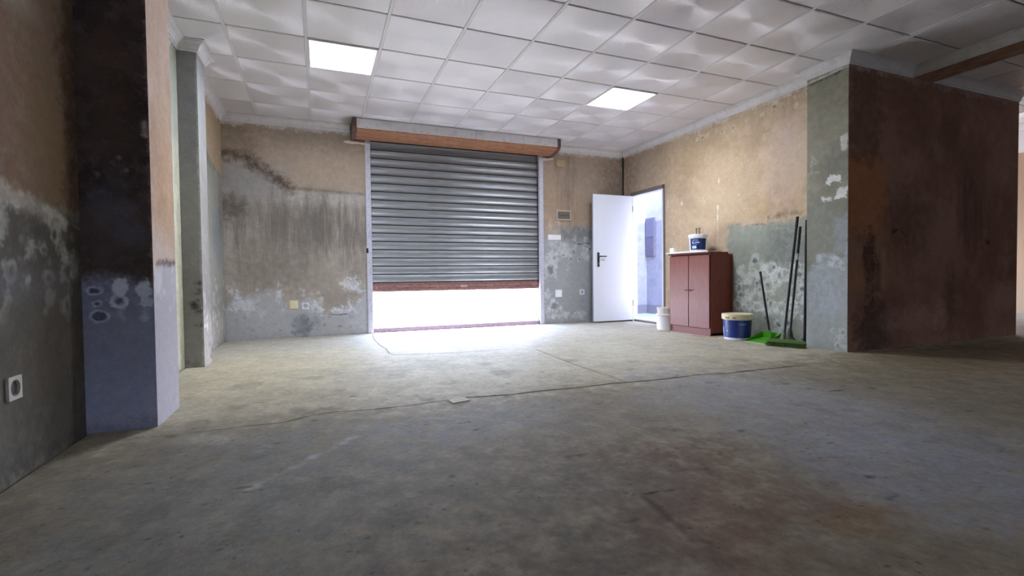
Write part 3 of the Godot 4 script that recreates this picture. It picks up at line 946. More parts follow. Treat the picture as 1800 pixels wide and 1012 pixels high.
	rear.append(Vector2(-1.06, -6.72))
	var front := PackedVector2Array()
	for i in range(joint.size() - 1, -1, -1):
		front.append(joint[i] + Vector2(0, half[i]))
	front.append(Vector2(-1.06, 8.01))
	front.append(Vector2(11.25, 8.01))
	var root := Node3D.new()
	root.name = "floor"
	add_child(root)
	struct(root)
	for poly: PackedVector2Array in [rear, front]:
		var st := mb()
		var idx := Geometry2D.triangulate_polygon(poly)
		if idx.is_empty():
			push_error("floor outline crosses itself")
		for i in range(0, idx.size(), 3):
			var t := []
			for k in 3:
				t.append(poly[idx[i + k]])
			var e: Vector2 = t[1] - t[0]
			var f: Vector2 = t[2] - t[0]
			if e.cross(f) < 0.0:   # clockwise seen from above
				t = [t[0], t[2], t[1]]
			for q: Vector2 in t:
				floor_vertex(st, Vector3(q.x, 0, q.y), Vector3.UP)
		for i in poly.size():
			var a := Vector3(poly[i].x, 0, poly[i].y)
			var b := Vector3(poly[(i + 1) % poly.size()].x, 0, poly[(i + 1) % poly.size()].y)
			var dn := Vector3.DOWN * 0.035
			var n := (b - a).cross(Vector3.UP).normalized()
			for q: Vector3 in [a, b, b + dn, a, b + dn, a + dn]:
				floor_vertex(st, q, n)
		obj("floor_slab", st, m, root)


func floor_vertex(st: SurfaceTool, p: Vector3, n: Vector3) -> void:
	st.set_normal(n)
	st.set_uv(Vector2(p.x, p.z) / 0.9)
	st.set_uv2(Vector2((p.x + 1.2) / 8.8, (p.z + 6.9) / 7.5))
	st.add_vertex(p)


func ceiling() -> void:
	var white := plain("white lacquered metal", "d9d5d4", 0.5)
	var dark := plain("dark carrier rail", "55504e", 0.8)
	# swirled tiles: fine round grooves pressed in the face
	var n := 512
	var d := PackedByteArray()
	d.resize(n * n * 3)
	var at := 0
	for y in n:
		for x in n:
			var v := Vector2(x - 255.5, y - 255.5)
			var r := v.length()
			var s := 1.1 * sin(r * TAU / 6.5 + 0.8 * noise_tiles[2][(y << 9) | x]) * clampf(r / 14.0, 0.0, 1.0)
			var q := Vector3(v.x / maxf(r, 1.0) * s, v.y / maxf(r, 1.0) * s, 1.0).normalized()
			d[at] = int(q.x * 127.0 + 127.5)
			d[at + 1] = int(q.y * 127.0 + 127.5)
			d[at + 2] = int(q.z * 127.0 + 127.5)
			at += 3
	var face := plain("swirled plaster tile", "f2eeee", 0.46)
	face.metallic = 0.36
	face.normal_enabled = true
	face.normal_texture = ImageTexture.create_from_image(Image.create_from_data(n, n, false, Image.FORMAT_RGB8, d))
	face.normal_scale = 1.0
	var face2: StandardMaterial3D = face.duplicate()
	face2.albedo_color = Color("e9e4e4")

	# roof slab: also the parent of tiles and rails
	var st := mb()
	box(st, Vector3(-1.29, 2.80, -6.96), Vector3(4.85, 3.0, 8.22))
	box(st, Vector3(4.85, 2.80, -3.18), Vector3(5.56, 3.0, 8.22))
	box(st, Vector3(5.56, 2.80, -6.96), Vector3(11.42, 3.0, 8.22))
	var roof := obj("ceiling", st, plain("raw ceiling", "8c8884", 0.95))
	struct(roof)
	var rows: Array[float] = [ZB]
	var z := TZ - 1.8
	while z < -0.3:
		rows.append(z)
		z += 0.6
	var meshes := {}
	var lamps := {Vector2i(2, 3): true, Vector2i(7, 3): true}
	for band: Array in [[XL, XR, 1, 9], [XR, 5.49, 10, 10], [5.83, 9.4, 12, 17]]:
		var cols: Array[float] = [band[0]]
		for k in range(band[2], band[3] + 1):
			cols.append(TX + 0.6 * k)
		cols.append(band[1])
		for i in cols.size() - 1:
			for j in rows.size() - 1:
				if band[0] == XR and rows[j + 1] < -3.0:
					continue
				var first := i == 0
				var a := cols[i] + (0.012 if not first else 0.0)
				var b := cols[i + 1] - (0.012 if i < cols.size() - 2 else 0.0)
				var c := rows[j] + (0.008 if j > 0 else 0.0)
				var e := rows[j + 1] - 0.008
				if band[0] == XL and absf(e - (TZ - 0.008)) < 0.01 and (absf(a - (TX + 1.212)) < 0.01 or absf(a - (TX + 4.212)) < 0.01):
					continue   # the two light panels
				# uv runs over a whole tile, so a cut tile shows a part of the swirl
				var gx := floorf((a + 0.02 - TX) / 0.6) * 0.6 + TX
				var gz := floorf((c + 0.02 - TZ) / 0.6) * 0.6 + TZ
				var key := "%.3f %.3f %.3f %.3f" % [b - a, e - c, a - gx, c - gz]
				if not meshes.has(key):
					var t := mb()
					tile(t, b - a, e - c, a - gx, c - gz)
					meshes[key] = t.commit()
				var o := MeshInstance3D.new()
				o.name = "ceiling_tile"
				o.mesh = meshes[key]
				o.material_override = face if (i * 7 + j * 3) % 4 else face2
				o.position = Vector3(a, H + 0.002, c)
				roof.add_child(o, true)
		for i in range(1, cols.size() - 1):
			var t := mb()
			box(t, Vector3(cols[i] - 0.012, H - 0.001, ZB if band[0] != XR else -3.0), Vector3(cols[i] + 0.012, H + 0.028, rows[-1]), 0.002)
			obj("main_rail", t, white, roof)
		for j in range(1, rows.size()):
			if band[0] == XR and rows[j] < -3.1:
				continue
			var t := mb()
			box(t, Vector3(band[0], H + 0.013, rows[j] - 0.012), Vector3(band[1], H + 0.026, rows[j] + 0.012))
			obj("cross_rail", t, dark, roof)
	# beyond the tiles the same ceiling goes on plain
	var rest := mb()
	box(rest, Vector3(XL, H, rows[-1]), Vector3(5.49, 2.80, 8.0))
	box(rest, Vector3(5.83, H, rows[-1]), Vector3(11.2, 2.80, 8.0))
	box(rest, Vector3(9.4, H, ZB), Vector3(11.2, 2.80, rows[-1]))
	obj("plain_ceiling", rest, plain("white ceiling", "cfcacb", 0.7), roof)

	# light panels
	for k: int in [2, 7]:
		var t := thing("ceiling_light", "glowing square ceiling panel light, the one nearer the piers on the left" if k == 2 else "glowing square ceiling panel light, the one nearer the open white door", "light", Vector3(TX + 0.6 * k + 0.3, H, TZ - 0.3), 0.0, "ceiling panel lights")
		var fr := mb()
		for s: float in [-1.0, 1.0]:
			box(fr, Vector3(-0.292, -0.006, s * 0.282 - 0.010), Vector3(0.292, 0.03, s * 0.282 + 0.010), 0.002)
			box(fr, Vector3(s * 0.282 - 0.010, -0.006, -0.272), Vector3(s * 0.282 + 0.010, 0.03, 0.272), 0.002)
		obj("frame", fr, white, t)
		var df := mb()
		box(df, Vector3(-0.272, 0.0, -0.272), Vector3(0.272, 0.012, 0.272))
		var glow := plain("glowing diffuser", "f4f6ff", 0.6)
		glow.emission_enabled = true
		glow.emission = Color(0.95, 0.97, 1.0)
		glow.emission_energy_multiplier = 2.0
		obj("diffuser", df, glow, t)
		var l := AreaLight3D.new()
		l.name = "panel_glow"
		l.area_size = Vector2(0.54, 0.54)
		l.light_color = Color(0.90, 0.94, 1.0)
		l.light_energy = 1.5
		l.area_range = 20.0
		l.shadow_enabled = true
		l.position = Vector3(0, -0.004, 0)
		l.rotation_degrees = Vector3(-90, 0, 0)
		t.add_child(l)

	# plaster cornice
	var prof := PackedVector2Array([Vector2(0, H - 0.090), Vector2(0.010, H - 0.090), Vector2(0.012, H - 0.076), Vector2(0.020, H - 0.072), Vector2(0.026, H - 0.052), Vector2(0.042, H - 0.032), Vector2(0.060, H - 0.020), Vector2(0.064, H - 0.010), Vector2(0.075, H - 0.008), Vector2(0.075, H + 0.001), Vector2(0, H + 0.001)])
	var gyp := mottled("plaster of the cornice", ["c9c4c2", "d8d4d3", "cfcac8"], Vector3.ONE * 0.8, 0.03, 0.8)
	moulding("trim_1", PackedVector2Array([Vector2(XL, 7.99), Vector2(XL, -2.944), Vector2(-0.78, -2.944), Vector2(-0.78, -3.353), Vector2(XL, -3.353), Vector2(XL, -4.8), Vector2(-0.925, -4.8), Vector2(-0.925, -5.1), Vector2(XL, -5.1), Vector2(XL, ZB), Vector2(0.41, ZB)]), prof, gyp)
	moulding("trim_2", PackedVector2Array([Vector2(3.34, ZB), Vector2(XR, ZB), Vector2(XR, -3.42), Vector2(XC, -3.42), Vector2(XC, ZP), Vector2(5.49, ZP), Vector2(5.49, 7.99)]), prof, gyp)
	moulding("trim_3", PackedVector2Array([Vector2(5.83, 7.99), Vector2(5.83, ZP), Vector2(7.45, ZP)]), prof, gyp)


# a ceiling tile: bevelled slab whose lower face carries the swirl
func tile(st: SurfaceTool, sx: float, sz: float, ox: float, oz: float) -> void:
	var bv := 0.004
	var uv := func(x: float, z: float) -> Vector2: return Vector2((x + ox) / 0.6, (z + oz) / 0.6)
	quad(st, Vector3(bv, 0, bv), Vector3(sx - bv, 0, bv), Vector3(sx - bv, 0, sz - bv), Vector3(bv, 0, sz - bv), Vector3.DOWN, PackedVector2Array([uv.call(bv, bv), uv.call(sx - bv, bv), uv.call(sx - bv, sz - bv), uv.call(bv, sz - bv)]))
	var o := [Vector2(0, 0), Vector2(sx, 0), Vector2(sx, sz), Vector2(0, sz)]
	var i := [Vector2(bv, bv), Vector2(sx - bv, bv), Vector2(sx - bv, sz - bv), Vector2(bv, sz - bv)]
	var nn := [Vector3(0, -1, -1), Vector3(1, -1, 0), Vector3(0, -1, 1), Vector3(-1, -1, 0)]
	var still := PackedVector2Array([Vector2(0.5, 0.5), Vector2(0.5, 0.5), Vector2(0.5, 0.5), Vector2(0.5, 0.5)])
	for k in 4:
		var l := (k + 1) % 4
		quad(st, Vector3(i[k].x, 0, i[k].y), Vector3(i[l].x, 0, i[l].y), Vector3(o[l].x, bv, o[l].y), Vector3(o[k].x, bv, o[k].y), (nn[k] as Vector3).normalized(), still)
		quad(st, Vector3(o[k].x, bv, o[k].y), Vector3(o[l].x, bv, o[l].y), Vector3(o[l].x, 0.016, o[l].y), Vector3(o[k].x, 0.016, o[k].y), ((nn[k] as Vector3) * Vector3(1, 0, 1)).normalized(), still)
	quad(st, Vector3(0, 0.016, 0), Vector3(sx, 0.016, 0), Vector3(sx, 0.016, sz), Vector3(0, 0.016, sz), Vector3.UP, still)


func shutter() -> void:
	var steel := mottled("galvanised steel", ["8f9092", "9e9fa1", "969799"], Vector3(0.4, 3, 3), 0.02, 0.42, 0.8)
	var rust := mottled("rusty painted steel", ["6b4a48", "87605a", "9a7068", "75504c"], Vector3(1.2, 4, 4), 0.03, 0.7)
	# --- the curtain of slats
	var t := thing("roller_shutter", "grey steel roller shutter raised a little above the bright daylight gap", "shutter", Vector3(1.905, 0, -6.80))
	var prof := PackedVector2Array([Vector2(-0.014, 0.014), Vector2(0.006, 0.014), Vector2(0.008, 0.018), Vector2(0.001, 0.034), Vector2(-0.003, 0.058), Vector2(-0.001, 0.082), Vector2(0.006, 0.100), Vector2(0.009, 0.107), Vector2(0.006, 0.1125), Vector2(-0.014, 0.1125)])
	var st := mb()
	# profile lies in (z, y); pull it along x
	prism(st, prof, 2.54, Transform3D(Basis(Vector3(0, 0, 1), Vector3(0, 1, 0), Vector3(-1, 0, 0)), Vector3(1.27, 0, 0)))
	var slat := st.commit()
	st = mb()
	box(st, Vector3(-1.27, -0.002, -0.022), Vector3(1.27, 0.016, -0.004))
	var joint := st.commit()
	var recess_shade := plain("steel in painted recess shade", "17181a", 0.6)  # near-black tone paints the shade in the recess between slats
	var y := 0.672
	while y < 2.66:
		var o := MeshInstance3D.new()
		o.name = "slat"
		o.mesh = slat
		o.material_override = steel
		o.position.y = y
		t.add_child(o, true)
		var jo := MeshInstance3D.new()
		jo.name = "joint"
		jo.mesh = joint
		jo.material_override = recess_shade
		o.add_child(jo, true)
		y += 0.1125
	st = mb()
	var rail := PackedVector2Array([Vector2(-0.022, 0.550), Vector2(0.004, 0.550), Vector2(0.012, 0.556), Vector2(0.012, 0.583), Vector2(0.004, 0.592), Vector2(0.003, 0.615), Vector2(0.013, 0.622), Vector2(0.013, 0.638), Vector2(0.0, 0.648), Vector2(-0.002, 0.672), Vector2(-0.022, 0.672)])
	prism(st, rail, 2.54, Transform3D(Basis(Vector3(0, 0, 1), Vector3(0, 1, 0), Vector3(-1, 0, 0)), Vector3(1.27, 0, 0)))
	var r := obj("bottom_rail", st, rust, t)
	r.set_meta("label", "rusty reddish bottom rail")
	st = mb()
	box(st, Vector3(-0.01, 0.594, 0.0), Vector3(0.10, 0.636, 0.024), 0.008)
	obj("lock_plate", st, plain("worn pink paint", "a77f78", 0.6), r)
	for x: float in [-1.18, -0.33, 0.50, 1.17]:
		st = mb()
		lathe(st, PackedVector2Array([Vector2(0, 0.010), Vector2(0.006, 0.009), Vector2(0.009, 0.004), Vector2(0.010, 0.0)]), 10, Transform3D(Basis(Vector3(1, 0, 0), Vector3(0, 0, 1), Vector3(0, -1, 0)), Vector3(x, 0.604, 0.003)))
		obj("bolt", st, plain("zinc", "b9b4b8", 0.4, 0.8), r)

	# --- guide rails and sill
	var lilac := mottled("pale painted steel", ["bdbac6", "c9c7d2", "b4b1bc"], Vector3.ONE * 2.0, 0.03, 0.5)
	for side: float in [-1.0, 1.0]:
		st = mb()
		var c := 1.905 + side * 1.275
		box(st, Vector3(c - 0.035, 0.0, -6.765), Vector3(c + 0.035, 2.60, -6.718), 0.004)
		box(st, Vector3(c - 0.035, 0.0, -6.86), Vector3(c + 0.035, 2.70, -6.835), 0.002)
		box(st, Vector3(c + side * 0.02 - 0.015, 0.0, -6.85), Vector3(c + side * 0.02 + 0.015, 2.70, -6.75))
		struct(obj("trim_%d" % (4 if side < 0 else 5), st, lilac))
	st = mb()
	box(st, Vector3(0.66, -0.03, -6.90), Vector3(3.15, 0.062, -6.738), 0.004)
	struct(obj("trim_6", st, mottled("scuffed steel sill", ["564a62", "685c76", "5e526c"], Vector3.ONE * 2.0, 0.03, 0.6)))

	# --- box round the roll
	var brown := mottled("rust brown sheet steel", ["9c6a48", "ab7a56", "8c5d42", "b08264"], Vector3(0.8, 2, 2), 0.02, 0.65)
	var darkbrown := mottled("dark brown sheet steel", ["5d4640", "6f554c"], Vector3.ONE * 2.0, 0.03, 0.7)
	var pale := mottled("dull white sheet steel", ["d4cfd0", "dcd8d8", "cbc6c7"], Vector3.ONE * 0.8, 0.02, 0.6)
	t = thing("shutter_box", "shutter housing with pale front panels and rust brown underside, just under the ceiling", "housing", Vector3(1.875, 0, ZB + 0.003))
	var cap := PackedVector2Array([Vector2(0, 2.56), Vector2(0.12, 2.545), Vector2(0.24, 2.555), Vector2(0.33, 2.580), Vector2(0.375, 2.610), Vector2(0.385, 2.640), Vector2(0.385, H), Vector2(0, H)])
	for side: float in [-1.0, 1.0]:
		st = mb()
		prism(st, cap, 0.05, Transform3D(Basis(Vector3(0, 0, 1), Vector3(0, 1, 0), Vector3(-1, 0, 0)), Vector3(side * 1.43 + 0.025, 0, 0)))
		obj("end_cap", st, darkbrown, t)
	var sheet := PackedVector2Array([Vector2(0.02, 2.575), Vector2(0.12, 2.553), Vector2(0.24, 2.562), Vector2(0.325, 2.587), Vector2(0.367, 2.615), Vector2(0.374, 2.640), Vector2(0.366, 2.640), Vector2(0.359, 2.619), Vector2(0.322, 2.595), Vector2(0.24, 2.570), Vector2(0.12, 2.561), Vector2(0.02, 2.583)])
	for k in 2:
		st = mb()
		prism(st, sheet, 1.402, Transform3D(Basis(Vector3(0, 0, 1), Vector3(0, 1, 0), Vector3(-1, 0, 0)), Vector3(0.0 if k == 0 else 1.404, 0, 0)))
		var u := obj("underside_sheet", st, brown, t)
		u.set_meta("label", "curved rust brown sheet")
		st = mb()
		var xa := -1.404 if k == 0 else 0.16
		var xb := 0.155 if k == 0 else 1.404
		box(st, Vector3(xa, 2.630, 0.372), Vector3(xb, H - 0.006, 0.382), 0.002)
		box(st, Vector3(xa, 2.626, 0.372), Vector3(xb, 2.634, 0.386), 0.002)
		box(st, Vector3(xa, H - 0.012, 0.372), Vector3(xb, H - 0.004, 0.388), 0.002)
		var f := obj("front_panel", st, pale, t)
		for q in 4:
			st = mb()
			var sx := xa + (xb - xa) * (q + 0.3) / 4.0
			lathe(st, PackedVector2Array([Vector2(0, 0.004), Vector2(0.004, 0.003), Vector2(0.006, 0.0)]), 8, Transform3D(Basis(Vector3(1, 0, 0), Vector3(0, 0, 1), Vector3(0, -1, 0)), Vector3(sx, 2.640, 0.383)))
			obj("screw", st, plain("dark screw", "4a3a34", 0.6), f)
	# crumbs of pale mortar under the two ends
	for left: bool in [true, false]:
		st = mb()
		if left:
			prism(st, PackedVector2Array([Vector2(0.33, 2.535), Vector2(0.36, 2.518), Vector2(0.44, 2.514), Vector2(0.50, 2.520), Vector2(0.53, 2.526), Vector2(0.57, 2.512), Vector2(0.64, 2.514), Vector2(0.665, 2.524), Vector2(0.62, 2.534), Vector2(0.54, 2.538), Vector2(0.48, 2.546), Vector2(0.38, 2.550)]), 0.03, Transform3D(Basis(), Vector3(0, 0, ZB - 0.002)))
		else:
			prism(st, PackedVector2Array([Vector2(3.17, 2.520), Vector2(3.21, 2.505), Vector2(3.28, 2.516), Vector2(3.34, 2.522), Vector2(3.39, 2.540), Vector2(3.38, 2.556), Vector2(3.30, 2.545), Vector2(3.22, 2.546)]), 0.03, Transform3D(Basis(), Vector3(0, 0, ZB - 0.002)))
		tag(obj("mortar_lump", st, plain("pale mortar", "dcc9c0", 0.9)), "pale smear of mortar under the %s end of the shutter housing" % ("left" if left else "right"), "mortar", "mortar under the housing")


func door_and_corridor() -> void:
	var white := plain("white lacquered door", "dcdee6", 0.45)
	var grey := plain("grey steel frame", "6a625f", 0.6)
	var black := plain("black plastic", "141416", 0.4)
	# --- door_1: frame in the right wall, leaf swung open into the shop
	var root := Node3D.new()
	root.name = "door_1"
	root.position = Vector3(XR, 0, -6.52)
	add_child(root)
	struct(root)
	var st := mb()
	box(st, Vector3(-0.008, 0.0, 0.0), Vector3(0.085, 2.03, 0.035), 0.003)
	box(st, Vector3(-0.008, 1.995, 0.0), Vector3(0.085, 2.03, 0.78), 0.003)
	box(st, Vector3(-0.008, 0.0, 0.745), Vector3(0.085, 2.03, 0.78), 0.003)
	obj("door_frame", st, plain("white door frame", "d4d5dd", 0.5), root)
	st = mb()
	box(st, Vector3(-0.014, 1.998, -0.012), Vector3(0.02, 2.055, 0.81), 0.003)
	box(st, Vector3(-0.014, 0.0, 0.782), Vector3(0.02, 2.05, 0.812), 0.003)
	obj("frame_edge", st, grey, root)
	st = mb()
	box(st, Vector3(-0.735, 0.022, 0.0), Vector3(-0.012, 2.0, 0.04), 0.004)
	var leaf := obj("door_leaf", st, white, root)
	st = mb()
	box(st, Vector3(-0.736, 0.022, 0.004), Vector3(-0.7335, 2.0, 0.036))
	obj("leaf_edge", st, plain("grey leaf edge", "8c8e96", 0.5), leaf)
	st = mb()
	box(st, Vector3(-0.668, 0.875, 0.040), Vector3(-0.628, 1.10, 0.050), 0.006)
	bar(st, PackedVector3Array([Vector3(-0.648, 1.035, 0.048), Vector3(-0.648, 1.035, 0.085), Vector3(-0.635, 1.035, 0.093), Vector3(-0.53, 1.035, 0.093)]), PackedFloat32Array([0.010, 0.010, 0.010, 0.009]), 10)
	obj("handle", st, black, leaf)
	st = mb()
	lathe(st, PackedVector2Array([Vector2(0, 0.006), Vector2(0.008, 0.006), Vector2(0.009, 0.0)]), 14, Transform3D(Basis(Vector3(1, 0, 0), Vector3(0, 0, 1), Vector3(0, -1, 0)), Vector3(-0.648, 0.92, 0.05)))
	obj("keyhole", st, plain("steel", "a8a8ac", 0.3, 0.9), leaf)
	st = mb()
	box(st, Vector3(-0.60, 0.965, 0.040), Vector3(-0.53, 1.003, 0.0415))
	obj("sticker", st, plain("pale sticker", "c9ccd6", 0.6), leaf)
	for y: float in [0.25, 1.75]:
		st = mb()
		bar(st, PackedVector3Array([Vector3(-0.006, y, 0.046), Vector3(-0.006, y + 0.09, 0.046)]), PackedFloat32Array([0.007, 0.007]), 10)
		obj("hinge", st, plain("steel", "a8a8ac", 0.3, 0.9), leaf)

	# --- the little corridor behind it, opened to the sky as an added light well
	var p := Paint.new(noise_tiles, 0.0, 4.0, 4.2, 0.0, 60.0, 40)
	p.base(Color("e4e4ee"), Color("dcdce8"), Color("ececf4"))
	p.below([0.0, 1.70, 4.0, 1.70], "b3b6c6", 0.95, 0.01, 0.004, 0.2)
	p.flakes(0.0, 0.3, 4.0, 1.5, 40, 0.02, 0.1, "a3a7ba", 0.4)
	var m := p.material("white wall over a grey blue dado", 0.8, 0.2)
	wall("wall_corridor_back", Vector3(4.70, 0, -7.28), Vector3.RIGHT, Vector3.BACK, 1.05, 4.8, 0.15, [], m, -0.04, 0.5, 4.0, 4.2)
	wall("wall_corridor_far", Vector3(5.555, 0, -7.30), Vector3.BACK, Vector3.LEFT, 4.1, 4.8, 0.02, [], m, -0.04, 0.0, 4.1, 4.2)
	wall("wall_corridor_left", Vector3(4.76, 0, -6.96), Vector3.FORWARD, Vector3.RIGHT, 0.34, 4.8, 0.2, [], m, -0.04, 0.0, 4.0, 4.2)
	wall("wall_corridor_near", Vector3(5.56, 0, -3.3), Vector3.LEFT, Vector3.FORWARD, 0.88, 4.8, 0.1, [], m, -0.04, 0.0, 4.0, 4.2)
	wall("wall_corridor_upper", Vector3(4.85, 2.7, -3.3), Vector3.FORWARD, Vector3.RIGHT, 3.7, 2.1, 0.17, [], m, 0.0, 0.0, 4.0, 4.2)  # upper side of the added open-top shaft
	var stone := mottled("speckled grey stone", ["7c7a84", "a3a1aa", "8b8993", "b3b1b9"], Vector3.ONE * 4.0, 0.12, 0.5)
	st = mb()
	box(st, Vector3(4.85, 0.04, -7.28), Vector3(5.555, 0.20, -7.262), 0.003)
	struct(obj("baseboard_corridor_back", st, stone))
	st = mb()
	box(st, Vector3(5.537, 0.04, -7.262), Vector3(5.556, 0.20, -3.3), 0.003)
	struct(obj("baseboard_corridor_far", st, stone))
	# raised floor with white tiles and its rough front edge
	var base := slab("floor_corridor", Vector3(4.70, -0.04, -7.28), Vector3(5.56, 0.030, -3.3), mottled("rough mortar step", ["6f675e", "857c70"], Vector3.ONE * 2.0, 0.03, 0.95))
	var tilem := plain("white floor tile", "d8d8dc", 0.35)
	var z := -7.27
	while z < -3.5:
		for xx: Array in [[4.695, 4.99], [4.994, 5.27], [5.274, 5.55]]:
			st = mb()
			box(st, Vector3(xx[0], 0.026, z), Vector3(xx[1], 0.042, minf(z + 0.296, -3.3)), 0.002)
			obj("floor_tile", st, tilem, base)
		z += 0.30
	# grey two-door meter cupboard on the far wall
	var t := thing("wall_cupboard", "narrow grey cupboard with two small doors on the white and blue wall beyond the doorway", "cupboard", Vector3(5.553, 1.07, -7.152), 0.0)
	var gm := mottled("grey painted steel", ["7d7a88", "8b8896"], Vector3.ONE * 2.0, 0.03, 0.5)
	st = mb()
	box(st, Vector3(-0.03, 0, -0.12), Vector3(0.0, 0.69, 0.12), 0.004)
	obj("frame", st, gm, t)
	for k in 2:
		st = mb()
		box(st, Vector3(-0.040, 0.012 + k * 0.335, -0.108), Vector3(-0.028, 0.335 + k * 0.34, 0.108), 0.003)
		var dd := obj("door", st, plain("grey door", "87849a" if k else "7c788c", 0.5), t)
		st = mb()
		lathe(st, PackedVector2Array([Vector2(0, 0.008), Vector2(0.007, 0.007), Vector2(0.009, 0.0)]), 10, Transform3D(Basis(Vector3(0, 0, 1), Vector3(-1, 0, 0), Vector3(0, -1, 0)), Vector3(-0.040, 0.17 + k * 0.34, 0.085)))
		obj("lock", st, plain("steel", "a8a8ac", 0.3, 0.9), dd)


# a paint tub with a band of print; the print is an image wrapped once round
func tub(t: Node3D, r0: float, r1: float, high: float, body: Material, band: Material, band_lo: float, band_hi: float, from_a: float, sweep: float) -> void:
	var st := mb()
	lathe(st, PackedVector2Array([Vector2(0, 0), Vector2(r0 - 0.006, 0), Vector2(r0, 0.006), Vector2(r1, high - 0.02), Vector2(r1 + 0.004, high - 0.018), Vector2(r1 + 0.004, high - 0.006), Vector2(r1, high - 0.004), Vector2(r1, high), Vector2(r1 - 0.004, high), Vector2(r1 - 0.006, high - 0.01), Vector2(r0 - 0.006, 0.01), Vector2(0, 0.01)]), 40)
	obj("body", st, body, t)
	st = mb()
	var ra := lerpf(r0, r1, band_lo / high) + 0.0012
	var rb := lerpf(r0, r1, band_hi / high) + 0.0012
	var seg := 36
	for s in seg:
		var a0 := from_a + sweep * s / seg
		var a1 := from_a + sweep * (s + 1) / seg
		var d0 := Vector3(cos(a0), 0, sin(a0))
		var d1 := Vector3(cos(a1), 0, sin(a1))
		var n := (d0 + d1).normalized()
		var u0 := 1.0 - float(s) / seg
		var u1 := 1.0 - float(s + 1) / seg
		quad(st, d0 * ra + Vector3.UP * band_lo, d1 * ra + Vector3.UP * band_lo, d1 * rb + Vector3.UP * band_hi, d0 * rb + Vector3.UP * band_hi, n, PackedVector2Array([Vector2(u0, 1), Vector2(u1, 1), Vector2(u1, 0), Vector2(u0, 0)]))
	obj("printed_label", st, band, t)


func tub_lid(t: Node3D, y: float, r: float, drop: float, m: Material) -> void:
	var st := mb()
	lathe(st, PackedVector2Array([Vector2(r - 0.006, y - drop), Vector2(r, y - drop), Vector2(r + 0.004, y - drop + 0.006), Vector2(r + 0.003, y - 0.012), Vector2(r + 0.005, y - 0.006), Vector2(r, y), Vector2(r - 0.008, y), Vector2(r - 0.014, y - 0.007), Vector2(0, y - 0.008)]), 40)
	obj("lid", st, m, t)


func write_strokes(im: Image, x: int, y: int, wide: int, high: int, n: int, col: Color, seed_: int, slant := 0.25) -> void:
	# a line of hand-like lettering too small to read in the photograph
	var rng := RandomNumberGenerator.new()
	rng.seed = seed_
	var step := float(wide) / n
	for i in n:
		var cx := x + i * step
		for part in rng.randi_range(2, 3):
			var p := Vector2(cx + rng.randf() * step * 0.7, y + (rng.randf() * 0.3 + 0.7 * (part % 2)) * high)
			var q := Vector2(cx + rng.randf() * step * 0.9 + slant * high * 0.3, y + (0.7 * ((part + 1) % 2) + rng.randf() * 0.3) * high)
			for s in 24:
				var c := p.lerp(q, s / 23.0)
				im.fill_rect(Rect2i(int(c.x), int(c.y), maxi(2, high / 7), maxi(2, high / 7)), col)


